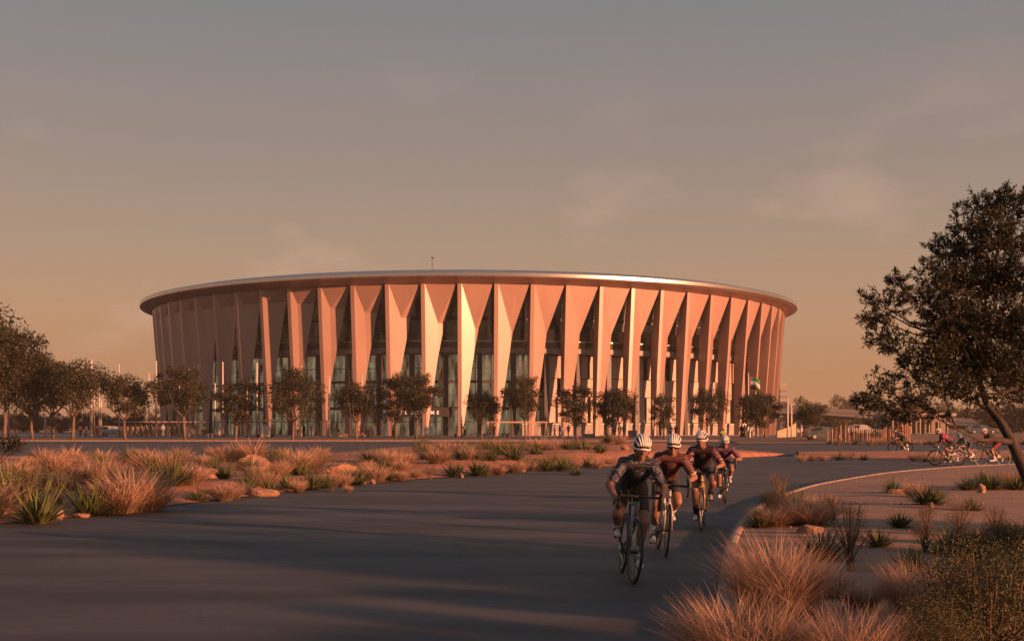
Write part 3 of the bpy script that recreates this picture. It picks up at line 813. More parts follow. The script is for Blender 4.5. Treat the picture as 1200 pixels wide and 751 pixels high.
# ------------------------------------------------------------------ trees
def make_tree(seed, H, cr, ch, th, clumps, per, ll, m_leaf=None, m_bark=None, tr=.13, lean=(0, 0), nlimb=4, bush=0.42):
    """trunk + limbs mesh and leafy crown mesh; crown ellipsoid of radius cr, height ch, first fork at th"""
    r = np.random.default_rng(seed); mb = MB()
    top = H - ch * .48; cc = np.array([lean[0], lean[1], H - ch / 2])
    fork = Vector((lean[0] * .3, lean[1] * .3, th))
    mb.tube([(0, 0, -.2), (r.normal(0, .04), r.normal(0, .04), th * .5), fork], [tr * 1.15, tr, tr * .85], 8)
    limbs = []
    for i in range(nlimb):
        a = 2 * PI * i / nlimb + r.normal(0, .35); q = cr * r.uniform(.3, .55)
        e = Vector((cc[0] + q * math.cos(a), cc[1] + q * math.sin(a), cc[2] + ch * r.uniform(-.1, .2)))
        m1 = fork.lerp(e, .45) + Vector((math.cos(a) * .12 * cr, math.sin(a) * .12 * cr, -.05 * ch))
        limbs.append((m1, e)); mb.tube([fork, fork.lerp(m1, .5), m1, e], [tr * .62, tr * .55, tr * .42, tr * .2], 6)
    cs = []; rad = []; n = []
    for i in range(clumps):
        d = r.normal(0, 1, 3); d /= np.linalg.norm(d); q = r.random() ** .36 * r.uniform(.8, 1.12)
        c = cc + d * np.array([cr, cr, ch / 2]) * q * .82
        cs.append(c); rad.append(cr * r.uniform(.12, .34)); n.append(int(per * (rad[-1] / cr) ** 1.5 * 9))
        c = Vector(c); best = min(limbs, key=lambda l: min((l[0] - c).length, (l[1] - c).length))
        st = best[0] if (best[0] - c).length < (best[1] - c).length else best[1]
        mb.tube([st, st.lerp(c, .5) + Vector((0, 0, .04 * ch)), c], [tr * .2, tr * .13, tr * .06], 4)
    v, q = leaf_cloud(cs, rad, n, ll, ll * .42, seed + 7, .8)
    return np_mesh('crown', v, q, m_leaf or M_tleaf), mb.mesh('trunk', m_bark or M_bark, True)
TREES = [make_tree(101, 9.6, 3.4, 7.4, 2.6, 64, 120, .27), make_tree(102, 8.2, 3.6, 6.0, 2.2, 62, 110, .27, nlimb=5), make_tree(103, 7.6, 2.8, 6.0, 2.1, 48, 125, .25),
         make_tree(104, 9.0, 4.3, 6.8, 2.2, 80, 110, .28, nlimb=5)]
TH = [9.5, 8.1, 7.5, 8.9]
def otxt(i):
    tens = ['', '', 'twenty', 'thirty']; teen = ['thirteenth', 'fourteenth', 'fifteenth', 'sixteenth', 'seventeenth', 'eighteenth', 'nineteenth', 'twentieth']
    if i < 12: return ORD[i]
    if i < 20: return teen[i - 12]
    return 'twenty-' + ORD[i - 20]
def tree(px, py, top, vi, label, rz, group='trees along the plaza', wide=1.0, d=None):
    d = d or 148.6
    x = (px - 600) / F * d; z = zplaza(d) if d > 147 else 0.0
    H = CH + (HZ - top) / F * d - z; s = H / TH[vi]
    e = empty('plaza_tree', (x, d, z), rz); e.scale = (s * wide * 1.06, s * wide * 1.06, s)
    e.rotation_euler.x = .05 * math.sin(rz * 5.1); e.rotation_euler.y = .06 * math.cos(rz * 3.7)
    meshobj('crown', TREES[vi][0], e); meshobj('trunk', TREES[vi][1], e)
    tag(e, label, 'tree', group)
    return e
PT = [(-52, 352, 3, 1.05, 150, 'huge tree at the left edge, tallest on the plaza'), (4, 366, 0, 1.0, 151, 'tall dark tree at the left edge of the picture'), (38, 408, 3, 1.0, 153, 'broad tree second from the left edge'),
      (62, 418, 1, 1.0, 158, 'rounded tree behind the pale trunk at the left'), (85, 415, 1, 1.05, 149, 'fork-trunked tree right of the left grove'),
      (147, 433, 1, 1.0, 149, 'airy tree between the left flagpoles'), (217, 418, 0, 1.1, 148.6, 'leafy tree in front of the stadium left edge'), (276, 440, 2, 1.2, 150, 'narrow tree before the shaded fins'),
      (343, 429, 3, 1.0, 148.6, 'multi-stemmed tree below the first sunlit fin'), (418, 443, 1, 1.0, 149.4, 'sparse tree right of the first bright glass bay'),
      (464, 434, 2, 1.0, 156, 'dark tree left of the entrance tree'), (488, 428, 0, .95, 148.8, 'brown tree half hiding the entrance lettering'), (565, 454, 1, .95, 151, 'low round tree right of the entrance lettering'),
      (616, 430, 0, .82, 148.6, 'slim tall tree in the middle of the facade'), (676, 447, 2, 1.15, 149, 'thin tree right of the middle of the facade'), (712, 452, 2, 1.0, 152, 'dark small tree behind the lead cyclist'),
      (726, 450, 1, .9, 149.6, 'reddish tree above the lead cyclist helmet'), (779, 459, 2, .9, 149, 'small tree above the second cyclist'), (828, 452, 3, .85, 149, 'round crowned tree above the third cyclist'),
      (878, 458, 1, .95, 149, 'tree under the flag, right of round crowned tree'), (897, 456, 2, 1.2, 151, 'right end tree of the row at the stadium edge'), (953, 468, 1, 1.1, 150, 'lone tree between stadium and timber screen')]
for i, (px, top, vi, w, d, lab) in enumerate(PT):
    tree(px, 0, top, vi, lab, i * 1.7, wide=w, d=d)
# hazy trees far behind
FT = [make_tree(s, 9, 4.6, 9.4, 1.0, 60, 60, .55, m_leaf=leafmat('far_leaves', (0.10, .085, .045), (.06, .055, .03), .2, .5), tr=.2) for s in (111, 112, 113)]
fx = random.Random(8); fi = 0
side = {0: 'on the left skyline', 1: 'on the right skyline'}
FARL = [(x, fx.uniform(476, 492), fx.uniform(270, 420)) for x in range(-60, 196, 13)]
FARR = [(927, 471, 420), (939, 466, 430), (950, 474, 420), (968, 482, 330), (982, 468, 500), (990, 462, 520), (1003, 470, 520), (1016, 472, 500), (1030, 466, 480), (1044, 472, 480), (1060, 476, 460), (1078, 470, 450), (1094, 474, 440),
        (1108, 470, 430), (1124, 475, 430), (1140, 478, 400), (1152, 472, 400), (1168, 466, 260), (1184, 472, 330), (1198, 462, 250), (1214, 470, 300), (1086, 484, 300), (1026, 484, 300), (962, 486, 260), (976, 488, 240), (1004, 488, 230), (1236, 468, 300)]
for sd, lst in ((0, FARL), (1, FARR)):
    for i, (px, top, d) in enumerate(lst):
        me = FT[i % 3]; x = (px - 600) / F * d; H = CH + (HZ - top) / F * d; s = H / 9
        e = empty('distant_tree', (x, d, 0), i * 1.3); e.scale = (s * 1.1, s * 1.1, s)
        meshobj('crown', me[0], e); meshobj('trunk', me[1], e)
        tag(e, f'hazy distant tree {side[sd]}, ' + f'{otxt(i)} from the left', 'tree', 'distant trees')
# low wooded rise along the horizon
def rise(name, d, pts, m, depth=60):
    rows = []
    xs = np.linspace(pts[0][0], pts[-1][0], 260)
    hs = np.interp(xs, [p[0] for p in pts], [p[1] for p in pts])
    rr2 = np.random.default_rng(int(d)); j = rr2.normal(0, 1, 260); j = (j + np.roll(j, 1) + np.roll(j, 2)) / 3
    for k, (f_, dd) in enumerate(((0, 0), (.6, 4), (.95, 10), (1, 22), (.9, depth))):
        rows.append([((x - 600) / F * (d + dd), d + dd, -.05 + f_ * max(0, (h + j[i] * .8) / F * d)) for i, (x, h) in enumerate(zip(xs, hs))])
    o = sheet(name, rows, m, kind=None); return o
M_hill = mat('hazy_scrub', (0.14, 0.10, 0.07), 1.0, (.09, .07, .05), .05)
tag(rise('hills', 900, [(-700, 10), (-100, 14), (100, 17), (250, 14), (700, 12), (880, 16), (930, 22), (1000, 24), (1100, 27), (1250, 24), (1500, 20), (2100, 12)], M_hill), kind='structure')

# the olive tree at right, its trunk just outside the frame
def olive():
    base = Vector((7.35, 15.0, .12))
    e = empty('olive_tree', base)
    r = np.random.default_rng(77); mb = MB()
    def loc(px, py, d): return at(px, py, d) - base
    B0 = Vector((0, 0, -.2)); 
    P1 = loc(1222, 600, 15.0); P2 = loc(1204, 560, 15.0); P3 = loc(1186, 518, 15.1); P4 = loc(1172, 494, 15.2); P5 = loc(1157, 477, 15.4); P6 = loc(1146, 440, 15.6)
    mb.tube([B0, P1 * .5 + B0 * .5 + Vector((.03, 0, 0)), P1, P2, P3, P4, P5, P6], [.11, .095, .085, .075, .062, .05, .042, .03], 10)
    Q1 = loc(1165, 515, 14.9); Q2 = loc(1148, 516, 14.7); Q3 = loc(1120, 500, 14.4); Q4 = loc(1080, 480, 14.2)
    mb.tube([P3, Q1, Q2, loc(1128, 507, 14.5), Q4, loc(1040, 470, 14.2)], [.042, .028, .017, .011, .007, .004], 7)
    S1 = loc(1215, 470, 15.4); S2 = loc(1240, 400, 15.6)
    mb.tube([P2, loc(1220, 520, 15.2), S1, S2], [.065, .055, .045, .03], 8)
    mb.tube([S1, loc(1192, 455, 15.3), loc(1165, 462, 15.1)], [.035, .022, .012], 6)
    C = [  # px, py, radius px, leaves, depth
        (1040, 362, 30, 620, 15.2), (1032, 395, 24, 420, 15.3), (1052, 340, 22, 300, 15.0), (1058, 412, 28, 520, 15.6), (1022, 372, 20, 200, 15.1), (1070, 440, 30, 620, 15.7),
        (1028, 468, 28, 520, 14.3), (1004, 474, 14, 90, 14.2), (1050, 470, 26, 420, 14.4), (1048, 492, 22, 260, 14.2), (1025, 440, 14, 60, 14.5), (1075, 478, 24, 360, 14.5),
        (1095, 385, 34, 900, 15.8), (1100, 340, 34, 900, 15.3), (1090, 320, 20, 240, 15.2), (1110, 300, 30, 640, 15.6), (1125, 265, 26, 360, 15.4), (1150, 250, 28, 480, 15.8), (1170, 240, 26, 520, 15.4),
        (1192, 240, 26, 620, 15.6), (1140, 290, 36, 1000, 15.9), (1165, 280, 36, 1000, 15.2), (1190, 285, 38, 1000, 15.7), (1130, 330, 44, 1700, 15.6), (1165, 330, 46, 1900, 16.0), (1200, 330, 46, 1600, 15.4),
        (1120, 380, 46, 1900, 15.3), (1155, 385, 50, 2400, 15.8), (1195, 385, 50, 2200, 15.3), (1120, 425, 44, 1900, 15.7), (1160, 430, 48, 2300, 15.4), (1198, 430, 46, 1700, 16.0), (1105, 455, 32, 800, 15.0),
        (1140, 462, 34, 900, 15.2), (1180, 452, 30, 700, 15.6), (1095, 420, 34, 900, 15.1), (1100, 485, 18, 150, 14.4), (1240, 300, 60, 1500, 15.6), (1250, 380, 60, 1600, 15.4), (1240, 440, 50, 1100, 15.7), (1290, 330, 60, 1100, 15.6),
        (1290, 410, 60, 1100, 15.5), (1230, 250, 46, 900, 15.6), (1330, 370, 60, 900, 15.8), (1082, 360, 20, 180, 15.4), (1012, 352, 12, 60, 15.1), (1045, 325, 12, 60, 15.0), (1128, 245, 12, 50, 15.4), (1174, 226, 14, 90, 15.5), (1098, 283, 12, 60, 15.5), (1200, 470, 20, 120, 15.3)]
    V = []; Q = []; b = 0
    hubs = [P4, P5, P6, Q3, Q4, S1, S2, loc(1120, 400, 15.6), loc(1155, 350, 15.6), loc(1200, 340, 15.5), loc(1170, 290, 15.5)]
    for a_, b_ in ((P6, hubs[7]), (P6, hubs[8]), (S2, hubs[9]), (hubs[8], hubs[10])): mb.tube([a_, a_.lerp(b_, .5) + Vector((.05, 0, .05)), b_], [.04, .03, .018], 6)
    for px, py, rp, n, d in C:
        c = loc(px, py, d); R = rp / F * d
        hub = min(hubs, key=lambda h: (h - c).length)
        mb.tube([hub, hub.lerp(c, .5) + Vector((0, 0, -.06)), c], [.014, .010, .006], 4)
        nt = max(4, n // 18)
        for t in range(nt):
            dd = Vector(r.normal(0, 1, 3)).normalized(); dd.z = dd.z * .8 + .15
            e0 = c + dd * R * r.uniform(.1, .5); e1 = e0 + (dd + Vector(r.normal(0, .35, 3))).normalized() * R * r.uniform(.45, .8)
            if R > .12: mb.tube([e0, e1], [.0035, .0015], 3, cap=False)
            m = max(3, int(n * 1.55) // nt)
            ax = (e1 - e0).normalized(); ln = (e1 - e0).length
            tt = r.random(m); P = np.array(e0)[None] + np.outer(tt, np.array(e1 - e0)) + r.normal(0, .012, (m, 3))
            a = np.array(ax)[None] * .8 + r.normal(0, .55, (m, 3)); a /= np.linalg.norm(a, axis=1)[:, None]
            s = np.cross(a, r.normal(0, 1, (m, 3))); s /= np.linalg.norm(s, axis=1)[:, None]
            L = (.052 + .036 * r.random(m))[:, None]; W = (.013 + .007 * r.random(m))[:, None]
            vv = np.stack([P, P + a * L * .5 + s * W / 2, P + a * L, P + a * L * .5 - s * W / 2], 1).reshape(-1, 3)
            V.append(vv); Q.append(np.arange(m * 4).reshape(-1, 4) + b); b += m * 4
    meshobj('crown', np_mesh('crown', np.concatenate(V), np.concatenate(Q), M_olive), e)
    mb.build('trunk', M_bark_d, e, True)
    tag(e, 'leaning olive tree with dark fine foliage reaching in from the right', 'tree')
    return e
olv = olive()

def off_tree(x, y, s, w, vi, rz, lab):
    e = empty('roadside_tree', (x, y, .1), rz); e.scale = (w, w, s)
    meshobj('crown', TREES[vi][0], e); meshobj('trunk', TREES[vi][1], e)
    tag(e, lab, 'tree', 'young trees beside the road outside the view')
off_tree(19.3, 1.8, .50, .40, 3, 0, 'young tree on the sand right of the viewpoint')
off_tree(22.6, 7.4, .52, .42, 1, 1, 'slim young tree on the sand further along the kerb')
off_tree(24.0, -3.2, .60, .34, 0, 2, 'slim young tree on the sand behind the viewpoint')
off_tree(22.5, 1.6, .50, .36, 1, 2.5, 'second young tree on the sand right of the viewpoint')

# ------------------------------------------------------------------ skinned figures: limbs blended into one surface by a voxel remesh
def cone_vf(p0, p1, r0, r1, sx=1.0, n=14, flat0=False, flat1=False, side=None):
    """tapered capsule between two points; sx widens it along 'side'"""
    p0 = Vector(p0); p1 = Vector(p1); t = (p1 - p0)
    L = t.length
    t = t / L if L > 1e-6 else Vector((0, 0, 1))
    a = Vector(side) if side is not None else Vector((1, 0, 0))
    a = a - t * a.dot(t)
    if a.length < 1e-3: a = t.orthogonal()
    a.normalize(); b = t.cross(a)
    prof = []
    if not flat0:
        for k in range(0, 4):
            an = PI / 2 * (1 - k / 4); prof.append((-math.sin(an) * r0, math.cos(an) * r0))
    prof.append((0, r0)); prof.append((L, r1))
    if not flat1:
        for k in range(1, 5):
            an = PI / 2 * k / 4; prof.append((L + math.sin(an) * r1, math.cos(an) * r1))
    V = []; Fc = []
    for h, r in prof:
        r = max(r, 1e-4)
        for k in range(n):
            an = 2 * PI * k / n
            V.append(p0 + t * h + a * (math.cos(an) * r * sx) + b * (math.sin(an) * r))
    m = len(prof)
    for i in range(m - 1):
        for k in range(n):
            Fc.append((i * n + k, i * n + (k + 1) % n, (i + 1) * n + (k + 1) % n, (i + 1) * n + k))
    Fc.append(tuple(range(n))[::-1]); Fc.append(tuple((m - 1) * n + k for k in range(n)))
    return V, Fc
def blend(name, prims, voxel, mats, smooth_it=4, fac=.5, uvs=None):
    """union of primitives as one continuous surface"""
    mb = MB()
    for pr in prims:
        if pr[0] == 'c': V, Fc = cone_vf(*pr[1:5], **(pr[5] if len(pr) > 5 else {})); mb.add(V, Fc)
        else: mb.ball(pr[1], pr[2], 14, 10, M=(pr[3] if len(pr) > 3 else None))
    me = mb.mesh('tmp', mats)
    o = bpy.data.objects.new('tmp', me); COL.objects.link(o)
    md = o.modifiers.new('r', 'REMESH'); md.mode = 'VOXEL'; md.voxel_size = voxel; md.use_smooth_shade = True
    if smooth_it:
        sm = o.modifiers.new('s', 'SMOOTH'); sm.iterations = smooth_it; sm.factor = fac
    dg = bpy.context.evaluated_depsgraph_get()
    out = bpy.data.meshes.new_from_object(o.evaluated_get(dg), depsgraph=dg); out.name = name
    bpy.data.objects.remove(o); bpy.data.meshes.remove(me)
    out.materials.clear()
    for m in (mats if isinstance(mats, (list, tuple)) else [mats]): out.materials.append(m)
    return out

M_skin = mat('skin', (0.25, 0.135, 0.088), 0.5, (0.20, 0.10, 0.065), 6, spec=.4)
M_skin2 = mat('skin_tan', (0.33, 0.18, 0.115), 0.55)
M_black = mat('black_fabric', (0.018, 0.018, 0.022), 0.75)
M_navy = mat('navy_fabric', (0.022, 0.028, 0.05), 0.7)
M_hair = mat('dark_hair', (0.02, 0.014, 0.010), 0.6)
M_lens = mat('dark_lens', (0.01, 0.008, 0.008), 0.12, spec=.8)
M_shoe = mat('white_shoe', (0.62, 0.58, 0.55), 0.5)
M_sole = mat('shoe_sole', (0.03, 0.03, 0.03), 0.6)
M_sock = mat('white_sock', (0.66, 0.63, 0.60), 0.85)
M_hel = mat('helmet_white', (0.70, 0.68, 0.64), 0.35, spec=.5)
M_hel_in = mat('helmet_foam', (0.02, 0.02, 0.022), 0.6)
M_tyre = mat('tyre_rubber', (0.014, 0.013, 0.013), 0.75)
M_carbon = mat('carbon_rim', (0.02, 0.02, 0.022), 0.35)
M_steel = mat('spoke_steel', (0.55, 0.53, 0.50), 0.3, metal=.9)
M_rimg = mat('grey_rim', (.16, .155, .15), .5)
M_bar = mat('bar_tape', (0.02, 0.02, 0.02), 0.7)
def print_mat(name, base, ink, scale, kind='lines', amt=.5, rough=.7):
    """knit fabric with a printed pattern (flat print)"""
    m = bpy.data.materials.new(name); m.use_nodes = True; nt = m.node_tree; b = nt.nodes['Principled BSDF']
    b.inputs['Roughness'].default_value = rough
    t = N(nt, 'ShaderNodeTexCoord')
    if kind == 'lines':
        w = N(nt, 'ShaderNodeTexWave', wave_type='BANDS', bands_direction='Z'); w.inputs['Scale'].default_value = scale
        w.inputs['Distortion'].default_value = 9; w.inputs['Detail'].default_value = 3; w.inputs['Detail Scale'].default_value = 2.2
        nt.links.new(t.outputs['Object'], w.inputs['Vector']); fo = w.outputs['Fac']
    elif kind == 'blotch':
        w = N(nt, 'ShaderNodeTexVoronoi'); w.inputs['Scale'].default_value = scale
        nt.links.new(t.outputs['Object'], w.inputs['Vector']); fo = w.outputs['Distance']
    else:
        w = N(nt, 'ShaderNodeTexNoise'); w.inputs['Scale'].default_value = scale; w.inputs['Detail'].default_value = 4
        nt.links.new(t.outputs['Object'], w.inputs['Vector']); fo = w.outputs['Fac']
    mr = N(nt, 'ShaderNodeMapRange'); mr.inputs[1].default_value = amt; mr.inputs[2].default_value = amt + .06
    nt.links.new(fo, mr.inputs[0])
    mx = N(nt, 'ShaderNodeMixRGB'); mx.inputs[1].default_value = tuple(base) + (1,); mx.inputs[2].default_value = tuple(ink) + (1,)
    nt.links.new(mr.outputs[0], mx.inputs[0]); nt.links.new(mx.outputs[0], b.inputs['Base Color'])
    return m

# ---------------- bicycle (local: +y forward, wheels on z=0)
WR = .338
def wheel_meshes(rimcol, det):
    tube_n = 10 if det else 6; seg = 56 if det else 28
    def ring(R, r, n=seg, m=tube_n, sq=1.0):
        mb = MB(); V = []; Fc = []
        for i in range(n):
            a = 2 * PI * i / n
            for k in range(m):
                b = 2 * PI * k / m
                rr_ = R + math.cos(b) * r * sq
                V.append((math.sin(b) * r, math.cos(a) * rr_, math.sin(a) * rr_))
        for i in range(n):
            for k in range(m):
                Fc.append((i * m + k, i * m + (k + 1) % m, ((i + 1) % n) * m + (k + 1) % m, ((i + 1) % n) * m + k))
        return mb.add(V, Fc)
    tyre = ring(WR - .0135, .0145).mesh('tyre', M_tyre, True)
    rim = ring(WR - .043, .011, sq=1.9).mesh('rim', rimcol, True)
    sp_ = MB()
    for i in range(20 if det else 14):
        a = 2 * PI * i / (20 if det else 14); s = .022 if i % 2 else -.022
        a2 = a + (.35 if i % 4 < 2 else -.35)
        sp_.tube([(s, math.cos(a2) * .02, math.sin(a2) * .02), (0, math.cos(a) * (WR - .05), math.sin(a) * (WR - .05))], .0011 if det else .002, 4, cap=False)
    spokes = sp_.mesh('spokes', M_steel)
    hub = MB().tube([(-.045, 0, 0), (-.03, 0, 0), (.03, 0, 0), (.045, 0, 0)], [.012, .018, .018, .012], 10).mesh('hub', M_carbon, True)
    return tyre, rim, spokes, hub
def bicycle(loc, rz, fmat, label, crank=0.0, steer=0.0, rimcol=None, det=True, group='road bicycles', lean=0.0, name='bicycle'):
    e = empty(name, loc, rz); e.rotation_euler = (0, lean, rz)
    tag(e, label, 'bicycle', group)
    tyre, rim, spokes, hub = wheel_meshes(rimcol or M_carbon, det)
    n = 10 if det else 6
    BB = (0, -.09, .272); RWc = (0, -.50, WR); FWc = (0, .49, WR)
    for c, st in ((RWc, 0), (FWc, steer)):
        w = empty('wheel', c); w.parent = e; w.rotation_euler = (0, 0, st)
        for me, nm in ((tyre, 'tyre'), (rim, 'rim'), (spokes, 'spokes'), (hub, 'hub')): meshobj(nm, me, w)
    hd0 = (0, .385, .70); hd1 = (0, .352, .86); st_ = (0, -.235, .80)
    f = MB()
    f.tube([BB, (0, .375, .74)], [.024, .026], n); f.tube([st_, (0, .357, .83)], [.016, .020], n)
    f.tube([BB, st_], [.019, .016], n); f.tube([hd0, hd1], [.026, .023], n)
    for s in (-1, 1):
        f.tube([(s * .02, -.10, .272), (s * .055, -.30, .30), (s * .06, -.50, WR)], [.012, .010, .009], 6)
        f.tube([(s * .012, -.22, .70), (s * .05, -.38, .5), (s * .06, -.50, WR)], [.009, .008, .008], 6)
    f.ball(BB, .032, 8, 6)
    f.build('frame', fmat, e, True)
    fk = MB()
    fk.tube([hd0, (0, .395, .67)], [.024, .026], n)
    for s in (-1, 1): fk.tube([(s * .02, .394, .68), (s * .045, .42, .58), (s * .052, .49, WR)], [.016, .013, .009], 6)
    fk.build('fork', fmat, e, True)
    sb = MB().tube([st_, (0, -.262, .925)], .0135, n); sb.build('seat_post', M_carbon, e, True)
    sd = MB()
    for i, (y, w, z) in enumerate(((-.37, .065, .952), (-.33, .072, .95), (-.27, .05, .945), (-.18, .024, .947), (-.11, .018, .945))):
        pass
    prof = ((-.385, .045, .955), (-.36, .07, .955), (-.31, .070, .95), (-.25, .042, .945), (-.17, .024, .946), (-.115, .018, .94))
    V = []; 
    for y, w, z in prof: V += [(-w, y, z - .012), (-w * .55, y, z + .006), (0, y, z), (w * .55, y, z + .006), (w, y, z - .012), (0, y, z - .04)]
    Fc = [(i * 6 + k, i * 6 + (k + 1) % 6, (i + 1) * 6 + (k + 1) % 6, (i + 1) * 6 + k) for i in range(5) for k in range(6)] + [(0, 1, 2, 3, 4, 5), tuple(30 + k for k in (5, 4, 3, 2, 1, 0))]
    sd.add(V, Fc).build('saddle', M_black, e, True)
    # stem and drop bar with hoods
    ry = Vector((0, .352, .86))
    hb = MB(); hb.tube([hd1, (0, .345, .905)], .018, n)
    hb.tube([(0, .345, .90), (0, .45, .915)], [.017, .016], n)
    for s in (-1, 1):
        hb.tube([(0, .45, .915), (s * .10, .45, .915), (s * .185, .452, .915), (s * .21, .475, .914), (s * .215, .53, .908), (s * .216, .555, .87), (s * .218, .54, .82), (s * .22, .50, .79), (s * .22, .43, .785)],
                [.016, .014, .015, .016, .016, .016, .015, .015, .014], 7)
    hb.build('handlebar', M_bar, e, True)
    for s in (-1, 1):
        h = MB(); h.tube([(s * .215, .50, .912), (s * .215, .56, .925), (s * .213, .60, .955), (s * .213, .605, .975)], [.017, .018, .018, .012], 7)
        h.tube([(s * .213, .60, .935), (s * .218, .61, .88), (s * .222, .585, .83)], [.007, .006, .005], 5)
        h.build('brake_lever', M_bar, e, True)
    # transmission
    cr = MB()
    ca, sa = math.cos(crank), math.sin(crank)
    for s, sg in ((1, 1), (-1, -1)):
        px_, pz_ = BB[1] + sg * .1725 * ca, BB[2] + sg * .1725 * sa
        cr.tube([(s * .06, BB[1], BB[2]), (s * .085, px_, pz_)], [.014, .010], 6)
    cr.tube([(-.062, BB[1], BB[2]), (.062, BB[1], BB[2])], .016, 8)
    cr.tube([(.045, BB[1], BB[2]), (.050, BB[1], BB[2])], [.098, .098], 26)
    cr.build('crank', M_carbon, e, False)
    for s, sg in ((1, 1), (-1, -1)):
        px_, pz_ = BB[1] + sg * .1725 * ca, BB[2] + sg * .1725 * sa
        MB().box((s * .125, px_, pz_), (.07, .06, .018)).build('pedal', M_dark, e)
    if det:
        MB().tube([(0, .05, .36), (0, .145, .50)], [.036, .036], 10).tube([(0, .145, .50), (0, .165, .53)], [.026, .014], 10).build('water_bottle', M_shoe, e, True)
        ch = MB()
        ch.tube([(.047, BB[1], BB[2] + .095), (.045, -.5, WR + .035)], .004, 4); ch.tube([(.047, BB[1], BB[2] - .095), (.045, -.48, .22)], .004, 4)
        ch.tube([(.044, -.5, WR), (.047, -.5, WR)], [.045, .045], 16); ch.tube([(.045, -.48, .22), (.045, -.47, .27), (.045, -.50, .33)], .012, 5)
        ch.build('chain', M_steel, e)
    return e
def ik(a, b, l1, l2, pole):
    """middle joint between a and b"""
    a = Vector(a); b = Vector(b); d = b - a; L = min(d.length, (l1 + l2) * .999); dn = d.normalized()
    x = (l1 * l1 - l2 * l2 + L * L) / (2 * L); h = math.sqrt(max(l1 * l1 - x * x, 0))
    p = Vector(pole); p = (p - dn * p.dot(dn)).normalized()
    return a + dn * x + p * h
def rider(bike_loc, rz, crank, label, jersey, sleeve, shorts, socks, helmet='white', grip='drops', scale=1.0, voxel=.0105, lean=0.0, head_turn=0.0, gloves=True, skin=None, glasses=True, long_hair=False,
          shoecol=None, hair_c=None, crouch=0.0, det=True, helmcol=None, knee=.10, cuff=None):
    skin = skin or M_skin
    e = empty('person', bike_loc, rz); e.rotation_euler = (0, lean, rz)
    tag(e, label, 'person', 'cyclists on road bikes')
    V3 = Vector
    BB = V3((0, -.09, .272))
    hipc = V3((0, -.235, 1.0)); hip = {s: hipc + V3((s * .085, .01, -.02)) for s in (1, -1)}
    shc = V3((0, .20 + crouch * .05, 1.325 - crouch)); sh = {s: shc + V3((s * .162, .015, -.03)) for s in (1, -1)}
    nk = shc + V3((0, .055, .045)); hd = nk + V3((0, .115, .080))
    ca, sa = math.cos(crank), math.sin(crank)
    foot = {}; kn = {}; an = {}
    for s, sg in ((1, 1), (-1, -1)):
        ped = V3((s * .125, BB.y + sg * .1725 * ca, BB.z + sg * .1725 * sa))
        an[s] = ped + V3((-s * .01, -.125, .105)); foot[s] = ped + V3((0, .02, .04))
        kn[s] = ik(hip[s], an[s], .43, .425, (s * knee, 1, .25))
    hand = {}; el = {}
    for s in (1, -1):
        if grip == 'drops': hand[s] = V3((s * .218, .50, .83))
        else: hand[s] = V3((s * .213, .515, .955))
        wr = hand[s] + (V3((s * .012, -.075, .035)) if grip == 'drops' else V3((s * .01, -.085, .03)))
        el[s] = (ik(sh[s], wr, .285, .25, (s * .62, -.35, -.6)), wr)
    up = (shc - hipc).normalized()
    # ---- body
    P = []
    P += [('c', hipc + V3((0, -.02, 0)), hipc + up * .16, .128, .112, dict(sx=1.22)), ('c', hipc + up * .16, shc - up * .10, .112, .128, dict(sx=1.22)),
          ('c', shc - up * .12, shc - V3((0, .01, .005)), .125, .085, dict(sx=1.5)), ('c', sh[-1], sh[1], .062, .062),
          ('c', nk - V3((0, .06, .05)), hd - V3((0, .03, .02)), .062, .055)]
    for s in (1, -1):
        P += [('c', hip[s], kn[s], .094, .060), ('c', kn[s], kn[s].lerp(an[s], .35), .057, .058), ('c', kn[s].lerp(an[s], .3) + V3((0, -.012, 0)), an[s], .056, .036),
              ('c', an[s] + V3((0, -.02, -.03)), foot[s] + V3((0, .03, -.0)), .034, .030),
              ('c', sh[s], el[s][0], .055, .043), ('c', el[s][0], el[s][1], .043, .028)]
        # hand: palm and five curled fingers round the bar
        h = hand[s]; wr = el[s][1]; fd = (h - wr).normalized(); lat = V3((s, 0, 0))
        P.append(('c', wr, h + fd * .005, .027, .030, dict(sx=.7, side=lat)))
        if grip == 'drops':
            for k in range(4):
                o_ = V3((0, .030 - k * .019, .024 - k * .014)); a_ = h + o_ + V3((s * .024, 0, 0)); b_ = h + o_ + V3((s * .012, .028, -.018)); c_ = h + o_ + V3((-s * .018, .022 - .004 * k, -.026))
                P += [('c', a_, b_, .0098, .0092, dict(n=8)), ('c', b_, c_, .0092, .0082, dict(n=8))]
            P += [('c', h + V3((0, -.03, .024)), h + V3((-s * .026, .018, .018)), .012, .009, dict(n=8))]
        else:
            for k in range(4):
                o_ = V3((0, .036 - k * .021, -.004)); a_ = h + o_ + V3((s * .024, 0, .01)); b_ = h + o_ + V3((s * .030, .008, -.022)); c_ = h + o_ + V3((s * .004, .012 - .002 * k, -.046 + k * .003))
                P += [('c', a_, b_, .0098, .0092, dict(n=8)), ('c', b_, c_, .0092, .0082, dict(n=8))]
            P += [('c', h + V3((0, -.02, .006)), h + V3((-s * .030, .02, -.008)), .012, .009, dict(n=8))]
    # head with face
    R = Matrix.Rotation(head_turn, 3, 'Z') @ Matrix.Rotation(R_(-14), 3, 'X')
    def H(x, y, z): return hd + R @ V3((x, y, z))
